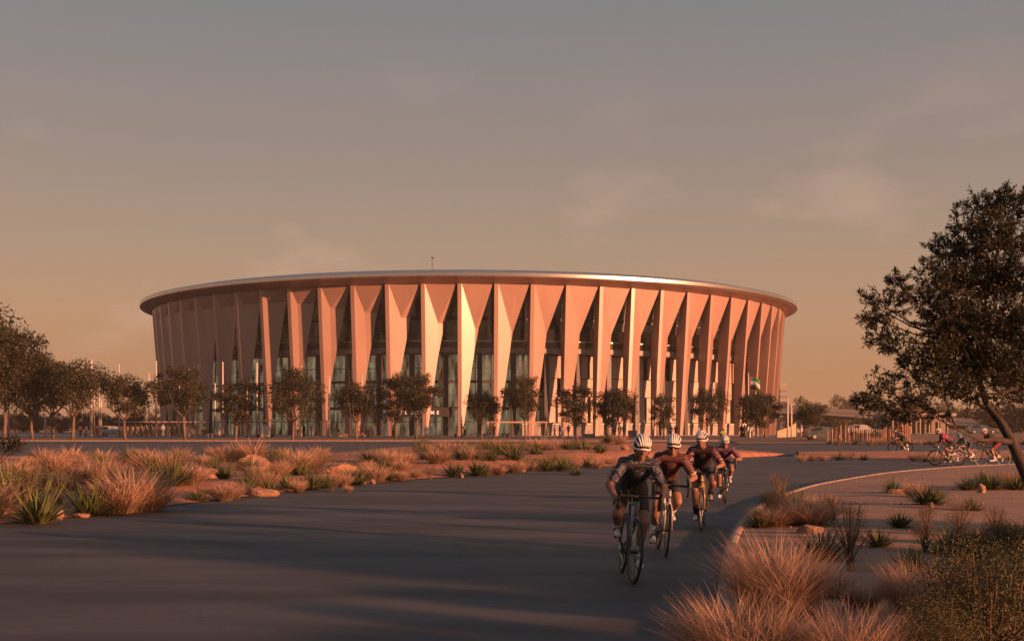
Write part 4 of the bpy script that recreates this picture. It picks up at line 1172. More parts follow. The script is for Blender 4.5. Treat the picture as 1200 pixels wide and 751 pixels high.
    P += [('b', H(0, -.01, .03), (.076, .094, .088), R), ('c', H(0, .015, -.02), H(0, .045, -.072), .062, .036, dict(sx=1.05)), ('c', H(-.03, .06, -.012), H(.03, .06, -.012), .026, .026),
          ('c', H(0, .083, .012), H(0, .106, -.022), .011, .0155, dict(n=8)), ('c', H(-.035, .072, .026), H(.035, .072, .026), .0155, .0155, dict(n=8)),
          ('c', H(-.020, .077, -.052), H(.020, .077, -.052), .0095, .0095, dict(n=8)), ('c', H(0, .066, -.082), H(0, .068, -.080), .022, .022)]
    for s in (1, -1): P.append(('b', H(s * .077, -.005, -.005), (.010, .020, .032), R))
    meshobj('body', blend('body', P, voxel, skin, 3), e)
    if det:
        # eyes, brows and lips
        MB().tube([H(-.021, .0835, -.0525), H(0, .0885, -.050), H(.021, .0835, -.0525)], [.003, .0055, .003], 6).build('lips', mat('lips', (.30, .11, .085), .5), e, True)
        for s in (1, -1): MB().ball(H(s * .031, .079, .008), .0125, 8, 6).build('eye', M_hel_in, e, True)
    # ---- clothes
    J = [('c', hipc + up * .03, hipc + up * .17, .136, .120, dict(sx=1.23, flat0=True)), ('c', hipc + up * .16, shc - up * .10, .120, .136, dict(sx=1.23)),
         ('c', shc - up * .12, shc - V3((0, .01, .005)), .133, .090, dict(sx=1.5)), ('c', sh[-1], sh[1], .068, .068), ('c', nk - V3((0, .06, .05)), nk + V3((0, .0, .018)), .068, .062, dict(flat1=True))]
    meshobj('jersey', blend('jersey', J, voxel * 1.1, jersey, 2), e)
    for s in (1, -1):
        q_ = sh[s].lerp(el[s][0], .80); ax_ = (el[s][0] - sh[s]).normalized(); a_ = ax_.orthogonal().normalized(); b_ = ax_.cross(a_)
        if det and cuff: MB().tube([q_ + (a_ * math.cos(t_ * PI / 9) + b_ * math.sin(t_ * PI / 9)) * .0565 for t_ in range(18)], .006, 6, closed=True).build('cuff', cuff, e, True)
        S = [('c', sh[s] - V3((s * .01, 0, 0)), sh[s].lerp(el[s][0], .82), .067, .055, dict(flat1=True))]
        meshobj('sleeve', blend('sleeve', S, voxel, sleeve, 1), e)
    B = [('c', hipc + V3((0, -.02, -.0)), hipc + up * .08, .134, .128, dict(sx=1.22))]
    for s in (1, -1): B += [('c', hip[s], hip[s].lerp(kn[s], .74), .101, .076, dict(flat1=True))]
    meshobj('shorts', blend('shorts', B, voxel * 1.1, shorts, 1), e)
    for s in (1, -1):
        hi = an[s].lerp(kn[s], .34)
        meshobj('sock', blend('sock', [('c', an[s] + V3((0, 0, -.01)), hi, .042, .052, dict(flat1=True))], voxel, socks, 1), e)
        so_ = blend('shoe', [('c', an[s] + V3((0, -.035, -.045)), an[s] + V3((0, -.02, -.005)), .036, .040), ('c', an[s] + V3((0, -.03, -.052)), foot[s] + V3((s * .004, .085, -.008)), .036, .030, dict(sx=1.05)),
                             ('c', an[s] + V3((0, .0, -.02)), foot[s] + V3((0, .04, .0)), .036, .030)], voxel, shoecol or M_shoe, 1)
        sh_o = meshobj('shoe', so_, e)
        if det:
            for k in (.25, .55):
                c = (an[s] + V3((0, .0, -.01))).lerp(foot[s] + V3((0, .05, .02)), k)
                MB().tube([c + V3((-.043, 0, -.02)), c + V3((-.02, 0, .026)), c + V3((.02, 0, .026)), c + V3((.043, 0, -.02))], .006, 6).build('strap', M_hel_in, sh_o, True)
        if gloves:
            h = hand[s]; wr = el[s][1]
            meshobj('glove', blend('glove', [('c', wr + (h - wr) * .05, h, .031, .0345, dict(sx=.78, side=(s, 0, 0), flat0=True))], voxel * .9, M_hel_in, 1), e)
    # ---- helmet: shell ribs over a dark liner
    he = empty('helmet'); he.parent = e
    HR = Matrix.Rotation(head_turn, 3, 'Z') @ Matrix.Rotation(R_(-16), 3, 'X')
    hc = hd + R @ V3((0, -.012, .048))
    lin = MB(); V = []; Fc = []; m1, n1 = 9, 24
    for i in range(m1):
        ph = PI / 2 * i / (m1 - 1) * 1.12
        for k in range(n1):
            a = 2 * PI * k / n1
            p = V3((.084 * math.sin(ph) * math.cos(a), .120 * math.sin(ph) * math.sin(a), .093 * math.cos(ph)))
            V.append(hc + HR @ p)
    for i in range(m1 - 1):
        for k in range(n1): Fc.append((i * n1 + k, (i + 1) * n1 + k, (i + 1) * n1 + (k + 1) % n1, i * n1 + (k + 1) % n1))
    meshobj('liner', lin.add(V, Fc).mesh('liner', M_hel_in, True), he)
    hm = helmcol or M_hel
    for j in range(-3, 4):
        off = j / 3.3; mbx = MB(); pts = []; w = []
        for i in range(13):
            t = -1 + 2 * i / 12; ph = t * 1.42
            xx = off * .090 * math.cos(ph * .62) ; k = math.sqrt(max(0.02, 1 - off * off * .92))
            p = V3((xx, .130 * math.sin(ph) * (k * .3 + .7), .104 * math.cos(ph) * k + .004))
            if p.z < -.012: p.z = -.012
            pts.append(hc + HR @ p); w.append(.0105 if abs(t) < .85 else .008)
        mbx.tube(pts, w, 7)
        meshobj('rib', mbx.mesh('rib', hm, True), he)
    rimp = []
    for k in range(24):
        a = 2 * PI * k / 24
        rimp.append(hc + HR @ V3((.087 * math.cos(a), .126 * math.sin(a), -.012 - .022 * abs(math.cos(a)))))
    meshobj('band', MB().tube(rimp, .0115, 6, closed=True).mesh('band', hm, True), he)
    if det:
        for s in (1, -1):
            MB().tube([H(s * .085, .03, .02), H(s * .068, .02, -.06), H(s * .02, .03, -.098)], .003, 4).build('chin_strap', M_hel_in, he)
    if glasses:
        g = MB(); V = []
        for i in range(11):
            x = -.072 + .0144 * i; yy = .098 - (x / .072) ** 2 * .032
            for z in (.030, .006 - .018 * (1 if abs(abs(x) - .035) < .026 else .35)): V.append(H(x, yy, z))
        Fc = [(i * 2, i * 2 + 1, i * 2 + 3, i * 2 + 2) for i in range(10)]
        g.add(V, Fc)
        for s in (1, -1): g.tube([H(s * .072, .066, .022), H(s * .080, -.01, .02)], .003, 4)
        o = g.build('sunglasses', M_lens, e, True)
        so2 = o.modifiers.new('s', 'SOLIDIFY'); so2.thickness = .003
    if long_hair or hair_c:
        hr = [('c', H(0, -.085, .0), H(0, -.10, -.06), .045, .035)]
        if long_hair: hr += [('c', H(0, -.10, -.06), H(-.06, -.14, -.12), .032, .022), ('c', H(-.06, -.14, -.12), H(-.11, -.15, -.13), .022, .01)]
        meshobj('hair', blend('hair', hr, .009, M_hair, 1), e)
    e.scale = (scale,) * 3
    return e
# pattern prints
M_j1 = print_mat('dark_jersey_print', (0.016, 0.018, 0.026), (0.16, 0.18, 0.21), 7.5, 'lines', .91)
M_j1s = print_mat('plaid_sleeve_print', (0.025, 0.030, 0.045), (0.15, 0.165, 0.20), 26, 'noise', .5)
M_j2 = print_mat('maroon_jersey_print', (0.050, 0.007, 0.009), (0.26, 0.19, 0.17), 9, 'lines', .95)
M_j2s = print_mat('maroon_sleeve', (0.055, 0.009, 0.011), (0.4, .32, .28), 10, 'lines', .94)
M_j3 = print_mat('dark_red_jersey', (0.020, 0.006, 0.010), (0.014, 0.018, 0.04), 6, 'noise', .52)
M_j3s = print_mat('flowery_sleeve', (0.07, 0.014, 0.03), (0.30, 0.24, 0.25), 30, 'noise', .56)
M_j4 = print_mat('navy_jersey_print', (0.020, 0.026, 0.075), (0.28, 0.07, 0.09), 9, 'lines', .82)
M_fr1 = mat('frame_grey_blue', (0.10, 0.12, 0.15), .3, spec=.6, coat=.5)
M_fr2 = mat('frame_silver', (0.42, 0.40, 0.38), .3, spec=.6, coat=.5)
M_fr3 = mat('frame_gold', (0.35, 0.22, 0.07), .3, spec=.6, coat=.5)
M_fr4 = mat('frame_black', (0.03, 0.03, 0.035), .3, spec=.6, coat=.5)
M_fr5 = mat('frame_white', (0.6, 0.58, 0.55), .3, spec=.6, coat=.5)
M_fr6 = mat('frame_red', (0.35, 0.03, 0.03), .3, spec=.6, coat=.5)
def ride(px, py, rz, crank, fmat, blabel, plabel, js, steer=0.0, lean=0.0, det=True, scale=1.0, d=None, bgroup='road bicycles of the group riding towards the camera', **kw):
    """px, py: where the front tyre touches the road"""
    p = G(px, py) if d is None else Vector(((px - 600) / F * d, d, zplaza(d) if d > 147 else 0))
    fwd = Vector((-math.sin(rz), math.cos(rz), 0))
    c = p - fwd * .49 * scale
    b = bicycle(c, rz, fmat, blabel, crank, steer, kw.pop('rimcol', None), det, bgroup, lean)
    b.scale = (scale,) * 3
    r = rider(c, rz, crank, plabel, *js, lean=lean, scale=scale, det=det, **kw)
    return b, r
ride(741, 684, PI + .02, R_(118), M_fr1, 'grey blue road bike at the head of the group', 'lead cyclist in dark patterned jersey and white helmet, looking down', (M_j1, M_j1s, M_black, M_sock),
     steer=.10, lean=-.08, crouch=.04, head_turn=.10, long_hair=True, glasses=False, knee=.16)
ride(780, 652, PI - .02, R_(-62), M_fr2, 'silver framed road bike, second in the group', 'second cyclist in maroon jersey with dark glasses and striped helmet', (M_j2, M_j2s, M_black, M_sock),
     steer=-.05, crouch=.03, grip='hoods', lean=-.08, cuff=M_sock, head_turn=-.12, scale=.99)
ride(822, 620.5, PI - .2, R_(-75), M_fr3, 'road bike with gold down tube, third in the group', 'third cyclist in dark red jersey with flowery sleeves', (M_j3, M_j3s, M_navy, M_black),
     steer=-.06, crouch=.035, grip='hoods', glasses=False, head_turn=-.2, scale=1.01, knee=.16)
ride(850, 590.5, PI - .14, R_(-80), M_fr4, 'dark road bike at the back of the group of four', 'fourth cyclist in navy jersey, head bowed low', (M_j4, M_j4, M_navy, M_sock),
     crouch=.10, scale=.98, grip='hoods')
# group crossing on the right, heading left
M_j5 = print_mat('pink_blue_jersey', (0.33, 0.04, 0.07), (0.03, 0.04, 0.12), 5, 'noise', .52)
RG = 'road bicycles crossing on the right'
ride(1096, 545, PI / 2 - .10, R_(-70), M_fr5, 'road bike with dark front wheel leading the right-hand riders', 'side-on cyclist in pink jersey and white cap riding left', (M_j5, M_j5, M_black, M_black),
     voxel=.014, grip='hoods', bgroup=RG, crouch=.0)
ride(1150, 546.5, PI / 2 + .10, R_(160), M_fr4, 'black road bike with pale rims behind the pink rider', 'cyclist in black jersey and red shorts behind the pink rider', (M_black, M_black, mat('red_shorts', (.16, .015, .015), .7), M_sock),
     voxel=.014, grip='hoods', bgroup=RG, rimcol=M_rimg, hair_c=True)
ride(1122, 541, PI / 2 + .25, R_(20), M_fr5, 'white road bike half hidden behind the pink rider', 'small cyclist in teal helmet and grey jersey behind the others', (M_navy, mat('teal_fabric', (.03, .22, .24), .7), M_navy, M_sock),
     voxel=.015, grip='drops', bgroup=RG, helmcol=mat('teal_helmet', (.05, .30, .32), .4), scale=.93, crouch=.12, rimcol=M_rimg)
ride(1046, 530, PI / 2 - .5, R_(40), M_fr4, 'small distant road bike on the far road right of the screen', 'distant cyclist in dark clothes on the far road at right', (M_navy, M_navy, M_black, M_sock), voxel=.02, det=False, bgroup=RG, crouch=.05, grip='hoods')
PG = 'bicycles on the plaza before the stadium'
M_blue = mat('sky_blue_fabric', (.05, .25, .38), .7); M_lime = mat('lime_fabric', (.35, .50, .03), .7)
ride(818, 517, PI - .7, R_(40), M_fr5, 'road bike of the blue rider behind the third cyclist', 'distant cyclist in sky blue jersey behind the third cyclist', (M_blue, M_blue, M_black, M_black), voxel=.02, det=False, d=110, bgroup=PG, grip='hoods', glasses=False)
ride(849, 519, PI + .3, R_(40), M_fr4, 'dark bike of the lime green rider behind the fourth cyclist', 'distant cyclist in lime green jersey behind the fourth cyclist', (M_lime, M_lime, M_black, M_black), voxel=.02, det=False, d=118, bgroup=PG, grip='hoods', glasses=False)
ride(391, 513, PI / 2 + .2, R_(40), M_fr4, 'dark bike under the sparse tree on the plaza', 'dark clad cyclist on the plaza under the sparse tree', (M_black, M_black, M_black, M_black), voxel=.025, det=False, d=160, bgroup=PG, glasses=False)
ride(420, 513, PI / 2 + .1, R_(10), M_fr6, 'red bike on the plaza right of the dark bike', 'cyclist in dark red on the plaza right of the sparse tree', (M_j3, M_j3, M_black, M_black), voxel=.025, det=False, d=158, bgroup=PG, glasses=False)
ride(236, 513, PI / 2 - .3, R_(10), M_fr4, 'bike of the yellow rider at the stadium left edge', 'cyclist in yellow on the plaza by the stadium left edge', (mat('yellow_fabric', (.6, .4, .03), .7),) * 2 + (M_black, M_black), voxel=.025, det=False, d=160, bgroup=PG, glasses=False)
ride(524, 513, PI + .2, R_(10), M_fr4, 'bike by the right end of the entrance lettering', 'cyclist in yellow helmet by the right end of the entrance lettering', (M_black, M_lime, M_black, M_black), voxel=.025, det=False, d=166, bgroup=PG, glasses=False)

# ---------------- people on foot
def walker(px, d, rz, top, legs, label, robe=False, step=.16, headcloth=None, H=1.74, voxel=.024, arm=.12):
    x = (px - 600) / F * d
    e = empty('person', (x, d, zplaza(d) if d > 147.3 else gz(x, d)), rz)
    tag(e, label, 'person', 'people on foot by the stadium')
    k = H / 1.74; e.scale = (k,) * 3
    V3 = Vector
    P = [('c', (0, 0, .93), (0, 0, 1.18), .125, .115, dict(sx=1.15)), ('c', (0, 0, 1.16), (0, 0, 1.38), .115, .105, dict(sx=1.35)), ('c', (-.16, 0, 1.41), (.16, 0, 1.41), .058, .058),
         ('c', (0, 0, 1.42), (0, .01, 1.56), .052, .05), ('b', (0, .012, 1.635), (.075, .092, .112)), ('c', (0, .09, 1.63), (0, .112, 1.61), .012, .016, dict(n=8))]
    A = []; Lg = []
    for s in (1, -1):
        f = s * step; kn = V3((s * .095, f * .55 + .03, .50)); an = V3((s * .09, f, .09)); 
        Lg += [('c', (s * .09, 0, .92), kn, .085, .06)]; P += Lg[-1:] + [('c', kn, an, .056, .038), ('c', an + V3((0, -.03, -.04)), an + V3((0, .14, -.055)), .04, .034)]
        el = V3((s * .24, -s * arm * .4 - .02, 1.13)); wr = V3((s * .25, -s * arm + .07, .88))
        P += [('c', (s * .19, 0, 1.40), el, .052, .042), ('c', el, wr, .042, .028), ('c', wr, wr + V3((0, .02, -.08)), .028, .022, dict(sx=.6)), ('c', wr + V3((0, .025, -.07)), wr + V3((-s * .01, .05, -.13)), .018, .012),
              ('c', wr + V3((-s * .01, .02, -.02)), wr + V3((-s * .03, .05, -.06)), .012, .009)]
        A += [('c', (s * .19, 0, 1.40), el, .062, .052)]
        if robe: A += [('c', el, wr, .055, .048, dict(flat1=True))]
    meshobj('body', blend('body', P, voxel, M_skin2, 1), e)
    if robe:
        T = [('c', (0, 0, 1.42), (0, 0, 1.0), .125, .14, dict(sx=1.35)), ('c', (0, 0, 1.0), (0, .02, .12), .15, .20, dict(sx=1.15, flat1=True)), ('c', (-.17, 0, 1.405), (.17, 0, 1.405), .066, .066)] + A
        meshobj('robe', blend('robe', T, voxel, top, 1), e)
    else:
        T = [('c', (0, 0, .93), (0, 0, 1.18), .14, .13, dict(sx=1.15, flat0=True)), ('c', (0, 0, 1.16), (0, 0, 1.40), .13, .115, dict(sx=1.35)), ('c', (-.17, 0, 1.405), (.17, 0, 1.405), .066, .066)] + A
        meshobj('shirt', blend('shirt', T, voxel, top, 1), e)
        Tr = [('c', (0, 0, .93), (0, 0, .98), .14, .14, dict(sx=1.15))]
        for s in (1, -1):
            f = s * step; kn = V3((s * .095, f * .55 + .03, .50)); an = V3((s * .09, f, .12))
            Tr += [('c', (s * .09, 0, .92), kn, .098, .074), ('c', kn, an, .072, .058, dict(flat1=True))]
        meshobj('trousers', blend('trousers', Tr, voxel, legs, 1), e)
    hr = [('b', (0, -.012, 1.665), (.084, .092, .095))]
    if headcloth: hr += [('c', (0, -.05, 1.64), (0, -.09, 1.42), .075, .10, dict(sx=1.2))]
    meshobj('head_cloth' if headcloth else 'hair', blend('hair', hr, voxel, headcloth or M_hair, 1), e)
    return e
M_robe = mat('white_robe', (.72, .68, .62), .85); M_abaya = mat('black_robe', (.015, .015, .017), .85); M_redf = mat('red_fabric', (.45, .05, .04), .8); M_tan = mat('beige_fabric', (.42, .33, .25), .85); M_grey = mat('grey_fabric', (.16, .16, .17), .85); M_orange = mat('salmon_fabric', (.55, .22, .13), .85)
W = [(94, 161, 1.2, M_orange, M_black, 'person in salmon top walking under the left grove', 0), (101, 161, 1.4, M_robe, M_black, 'person in white shirt and black trousers beside the salmon top', 0),
     (114, 164, .5, M_tan, M_grey, 'person in beige by the paired left flagpoles', 0), (191, 163, .4, M_robe, 0, 'man in white robe nearest the stadium left edge', 1), (197, 163, -.5, M_tan, M_tan, 'person in beige beside the leftmost white robed man', 0),
     (213, 166, .4, M_grey, M_grey, 'person in grey behind the leafy tree left of stadium', 0), (257, 164, .3, M_robe, 0, 'robed man right of the low plaza blocks', 1), (267, 165, 2.0, M_orange, M_tan, 'person in salmon before the narrow shaded tree', 0),
     (307, 160, .2, M_robe, 0, 'left man of the bright white robed pair', 1), (310.5, 161.5, -.6, M_robe, 0, 'middle man of the bright white robed group', 1), (314.5, 160, .8, M_robe, 0, 'right man of the bright white robed group', 1), (319, 162, 1.5, M_orange, M_black, 'person in red by the white robed group', 0),
     (349, 164, .6, M_tan, M_grey, 'person in beige right of the multi-stemmed tree', 0), (356, 164, -.4, M_abaya, 0, 'person in black robe right of the multi-stemmed tree', 1), (366, 165, .3, M_tan, M_tan, 'person in beige below the second sunlit fin', 0),
     (451, 162, .6, M_robe, 0, 'robed man walking left of the dark glass bay', 1), (461, 161, 1.6, M_tan, M_black, 'person in black trousers beside a plaza pole', 0), (499, 163, .4, M_robe, 0, 'slim robed man under the letters, left one', 1), (505, 163, -.5, M_robe, 0, 'slim robed man under the letters, right one', 1),
     (544, 166, .5, M_robe, M_grey, 'person in white top at the glass right of the lettering', 0), (579, 164, .2, M_redf, M_redf, 'person dressed in red right of the low round tree', 0), (650, 163, 1.2, M_robe, M_grey, 'person in white walking left of a white robed man', 0),
     (656, 161, 1.0, M_grey, M_black, 'dark clad person left of a white robed man', 0), (659.5, 160, .3, M_robe, 0, 'white robed man right of mid facade', 1), (666, 164, .6, mat('plum_fabric', (.12, .03, .06), .8), M_black, 'person in plum by the podium wall', 0),
     (720, 160, .2, M_grey, M_black, 'dark clad person left of two by the podium wall', 0), (726, 161, -.2, M_abaya, M_black, 'dark clad person with raised shoulder by the podium wall', 0), (731, 160, .4, M_grey, M_grey, 'slim dark person standing alone by the podium wall', 0),
     (869, 160, .2, M_abaya, 0, 'left of two black robed people under the flag', 1), (872.5, 160, .4, M_abaya, 0, 'right of two black robed people under the flag', 1), (878, 158, .6, M_robe, 0, 'robed man standing under the flag', 1), (882, 159, .2, M_robe, M_tan, 'person in white top and beige trousers under the flag', 0),
     (786, 158, .2, M_grey, M_black, 'dark clad person just left of the second cyclist helmet', 0), (792, 158, .2, M_redf, M_black, 'person in red just right of the second cyclist helmet', 0), (998, 132, .3, M_blue, M_black, 'person in blue standing at the timber screen', 0)]
for px, d, rz, top, legs, lab, robe in W:
    walker(px, d, rz, top, legs or M_black, lab, bool(robe), headcloth=(M_robe if robe and top is M_robe else (M_abaya if robe else None)))

# ------------------------------------------------------------------ poles, flag, plaza furniture
M_pole = mat('pole_paint', (.55, .47, .42), .5)
POLES = [(10, 503, 461, .11), (53, 503, 490, .12), (107, 512, 423, .16), (110.5, 512, 442, .07), (116.5, 512, 448, .10), (118.5, 512, 470, .10), (139.5, 510, 428, .08), (174.5, 510, 438, .07), (183, 512, 424, .10), (210, 512, 440, .07), (221, 512, 432, .09),
         (252, 512, 450, .07), (261, 512, 425, .09), (289.5, 512, 452, .08), (301, 512, 426, .10), (353, 512, 430, .10), (385.5, 512, 442, .09), (424, 512, 440, .10), (460, 512, 470, .10), (541, 512, 458, .10),
         (765, 512, 470, .06), (770, 512, 440, .06), (877, 512, 438, .07), (923, 510, 468, .09), (927.5, 510, 474, .08), (939, 513, 497, .12), (888, 512, 500, .06)]
names = 'leftmost|second from left, behind a broad tree|thick and tall, right of the left grove|thin, just right of the thick one|short, left of two close together|shorter, right of two close together|before the airy tree|thin, right of the airy tree|tall, left of the stadium edge|thin, behind the leafy tree|before the leafy tree|thin, right of the leafy tree|tall, before the shaded fins|thin, right of the narrow tree|tall, left of the multi-stemmed tree|right of the multi-stemmed tree|beside the glass bay|before the sparse tree|left of the dark tree trunks|short, right of the lettering|thin, left of two behind the lead cyclist|thin, right of two behind the lead cyclist|carrying the flag|tall, right beyond the stadium|shorter, right beyond the stadium|squat, right of the sunlit wedge wall|thin, under the flag'.split('|')
for (px, py, top, r), nm in zip(POLES, names):
    d = 163 if px < 900 else 156
    x = (px - 600) / F * d; z0 = zplaza(d); h = CH + (HZ - top) / F * d
    e = empty('flagpole', (x, d, z0))
    MB().tube([(0, 0, 0), (0, 0, h - z0)], [r * 1.45, r * 1.05], 8).build('pole', M_pole, e, True)
    MB().tube([(0, 0, -.02), (0, 0, .09)], [r * 2, r * 1.7], 10).build('base', M_dark, e)
    MB().ball((0, 0, h - z0 + .05), .07 + r * .3, 8, 5).build('finial', M_pole, e, True)
    tag(e, 'pale metal pole, ' + nm, 'flagpole', 'poles along the plaza')
# flag: red hoist band, green over white over black, waving to the right
fd = 163.0; fx0 = (877.3 - 600) / F * fd
flag_m = [mat('flag_red', (.18, .03, .03), .8), mat('flag_green', (.02, .20, .08), .8), mat('flag_white', (.50, .50, .46), .8), mat('flag_black', (.02, .02, .02), .8)]
fz = CH + (HZ - 440) / F * fd
fe = empty('flag', (fx0, fd, fz)); tag(fe, 'green, white and black striped flag with red hoist band on its pole', 'flag')
def flag_pt(u, v):
    return (.1 + 1.45 * u, .16 * math.sin(u * 6 + v), -1.65 * v - .62 * u - .08 * math.sin(u * 7 + 1) - .1 * u * v)
def flag_part(name, u0, u1, v0, v1, m):
    n = 10; V = []; 
    for i in range(n + 1):
        for j in range(4): V.append(flag_pt(u0 + (u1 - u0) * i / n, v0 + (v1 - v0) * j / 3))
    Fc = [(i * 4 + j, i * 4 + j + 1, (i + 1) * 4 + j + 1, (i + 1) * 4 + j) for i in range(n) for j in range(3)]
    o = MB().add(V, Fc).build(name, m, fe, True); s_ = o.modifiers.new('s', 'SOLIDIFY'); s_.thickness = .01
flag_part('red_band', 0, .13, 0, 1, flag_m[0]); flag_part('green_stripe', .13, 1, 0, .333, flag_m[1]); flag_part('white_stripe', .13, 1, .333, .667, flag_m[2]); flag_part('black_stripe', .13, 1, .667, 1, flag_m[3])
# low concrete seats and planters
def seat(px, py, w, h, dd, lab, planter=False):
    d = 162.0; x = (px - 600) / F * d; k = d / F
    e = empty('planter' if planter else 'concrete_bench', (x, d, zplaza(d)))
    W_, H_ = w * k, h * k
    if planter:
        V = []; 
        mb = MB().box((0, 0, H_ / 2), (W_, 1.0, H_)); 
        mb.build('tub', M_kerb, e, bevel=.03); MB().box((0, 0, H_ - .02), (W_ * .86, .86, .08)).build('soil', M_soil, e)
        c = meshobj('plant', SH[0][0], e); c.location = (0, 0, H_); c.scale = (.7, .7, .6)
    else:
        MB().box((0, 0, H_ - .07), (W_, .62, .14)).build('seat_slab', M_kerb, e, bevel=.02)
        for s in (-1, 1): MB().box((s * (W_ / 2 - .3), 0, (H_ - .14) / 2), (.35, .5, H_ - .14)).build('support', M_conc, e)
    tag(e, lab, 'planter' if planter else 'bench', 'seats and planters on the plaza')
seat(247, 0, 6, 4.5, 0, 'pink stone bench, left of two beside the leafy tree'); seat(263, 0, 6, 4.5, 0, 'pink stone bench right of the low blocks by the shaded fins')
seat(303, 0, 5, 4, 0, 'small stone bench left of the white robed group'); seat(320, 0, 5, 4, 0, 'small stone bench right of the white robed group')
seat(403, 0, 9, 4, 0, 'stone planter right of the dark bike', True); seat(430, 0, 6, 9, 0, 'tall dark planter by the second lit fin', True)
seat(556, 0, 14, 5, 0, 'long stone bench below the low round tree'); seat(573, 0, 16, 4.5, 0, 'long stone bench right of the low round tree', )
seat(592, 0, 10, 4.5, 0, 'stone bench left of the slim tall tree'); seat(534, 0, 5, 5, 0, 'small stone bench right of the lettering')
seat(690, 0, 14, 4, 0, 'stone planter before the podium wall', True); seat(741, 0, 10, 8, 0, 'dark block planter behind the lead cyclist', True)
# slim portal frames before the glass
M_pink = mat('portal_paint', (.50, .33, .27), .6)
def portal(x0, x1, ytop, lab, d=168.0):
    k = d / F; e = empty('portal_frame', ((x0 - 600) * k, d, zplaza(d))); w = (x1 - x0) * k; h = CH + (HZ - ytop) * k - zplaza(d)
    MB().box((w / 2, 0, h), (w + .3, .3, .18)).build('beam', M_pink, e)
    for x in (0, w): MB().box((x, 0, h / 2 - .05), (.14, .2, h - .09)).build('post', M_pink, e)
    tag(e, lab, 'gateway', 'slender portals on the plaza')
portal(302, 333, 492.5, 'slender pink portal behind the white robed group'); portal(572, 640, 494.5, 'long slender portal right of the low round tree'); portal(376, 383, 493.5, 'small pink doorway frame before the glass bay')
# low rack shelter at the left with leaning ribs
d = 170.0; k = d / F; e = empty('slatted_shelter', ((136 - 600) * k, d, zplaza(d)))
tag(e, 'long low shelter of leaning pale ribs left of the stadium', 'shelter')
hh = CH + (HZ - 494.3) * k - zplaza(d)
MB().box((52 * k, 0, hh), (104 * k, 1.8, .16)).build('roof_beam', M_pink, e)
for i in range(15):
    x = (2 + i * 6.2) * k
    MB().tube([(x + 1.0, -.5, 0), (x, .4, hh - .08)], .085, 6).build('leaning_rib', M_pink, e, True)
MB().box((48 * k, 1.6, .9), (92 * k, .15, 1.5)).build('back_wall', M_conc, e)

# cars
def car(px, py, d, rz, col, lab, L=4.7, H=1.5):
    x = (px - 600) / F * d
    e = empty('parked_car', (x, d, (zplaza(d) if d > 147.3 and px < 860 else gz(x, d)) + .0), rz); tag(e, lab, 'car', 'cars near the stadium')
    w = .92
    prof = [(-.5, .32), (-.5, .62), (-.47, .80), (-.36, .90), (-.22, .95), (-.10, 1.42), (.08, H), (.28, H - .03), (.42, 1.02), (.49, .95), (.5, .55), (.5, .3)]
    V = []; Fc = []; n = len(prof)
    for s, kx in ((-1, 1), (1, 1)):
        for yy, z in prof:
            ins = .16 if z > 1.0 else 0
            V.append((s * (w - ins), yy * L, z))
    Fc = [tuple(range(n)), tuple(range(2 * n - 1, n - 1, -1))] + [(i, n + i, n + (i + 1) % n, (i + 1) % n) for i in range(n)]
    b = MB().add(V, Fc).build('body', col, e, bevel=.05)
    for s in (-1, 1):
        MB().add([(s * (w - .11), -.19 * L, .99), (s * (w - .15), -.085 * L, 1.38), (s * (w - .15), .26 * L, H - .10), (s * (w - .11), .39 * L, 1.04)], [(0, 1, 2, 3)]).build('side_window', M_lens, e)
        for yy in (-.32, .31):
            wh = empty('wheel'); wh.parent = e; wh.location = (s * (w - .09), yy * L, .33)
            MB().tube([(-.11, 0, 0), (.11, 0, 0)], [.33, .33], 18).build('tyre', M_tyre, wh); MB().tube([(-.12, 0, 0), (.12, 0, 0)], [.2, .2], 12).build('rim', M_steel, wh)
        MB().box((s * .68, -.5 * L - .005, .70), (.34, .05, .14)).build('headlight', M_white, e)
        MB().box((s * .70, .5 * L + .005, .80), (.30, .05, .14)).build('tail_light', M_redf, e)
    MB().add([(-.70, -.215 * L, .97), (.70, -.215 * L, .97), (.62, -.10 * L, 1.38), (-.62, -.10 * L, 1.38)], [(0, 1, 2, 3)]).build('windscreen', M_lens, e)
    return e
M_car1 = mat('car_paint_green_grey', (.05, .065, .065), .3, coat=.6); M_car2 = mat('car_paint_silver', (.35, .36, .36), .35, coat=.5)
car(966, 0, 137, PI / 2 + .1, M_car1, 'dark green grey saloon car half behind the timber screen', H=1.5)
car(133, 0, 176, PI / 2, M_car2, 'silver car parked left of the slatted shelter'); car(152, 0, 182, PI / 2, M_car2, 'pale car beyond the leaning ribs of the shelter')
car(1010, 0, 165, PI / 2, M_car2, 'pale car behind the timber screen'); car(1150, 0, 190, PI / 2, M_car1, 'dark car far behind the right-hand riders')

# timber post screen, its post tops rising and falling in waves
M_timber = mat('timber_post', (.36, .19, .12), .85, (.24, .13, .085), 3, bump=.3)
d0 = 126.0
e = empty('timber_screen', ((970 - 600) / F * d0, d0, 0)); tag(e, 'curving screen of upright timber posts with wavy tops on the right verge', 'screen')
for i in range(40):
    px = 970 + i * 2.55 - (0 if i < 24 else (i - 24) * .25); d = d0 + 5 * math.sin(i / 39 * PI) + (i % 2) * .5
    t = i / 39
    top = 504 - 6 * math.sin(min(t / .42, 1) * PI) if t < .42 else 503.5 - 7 * (t - .42) / .58
    x = (px - 600) / F * d; z0 = gz(x, d); h = CH + (HZ - top) / F * d
    h = max(h, z0 + .8)
    MB().box((x - e.location.x, d - d0, (z0 - .2 + h) / 2), (.12, .12, h - z0 + .2), rz=i * .3).build('post', M_timber, e)
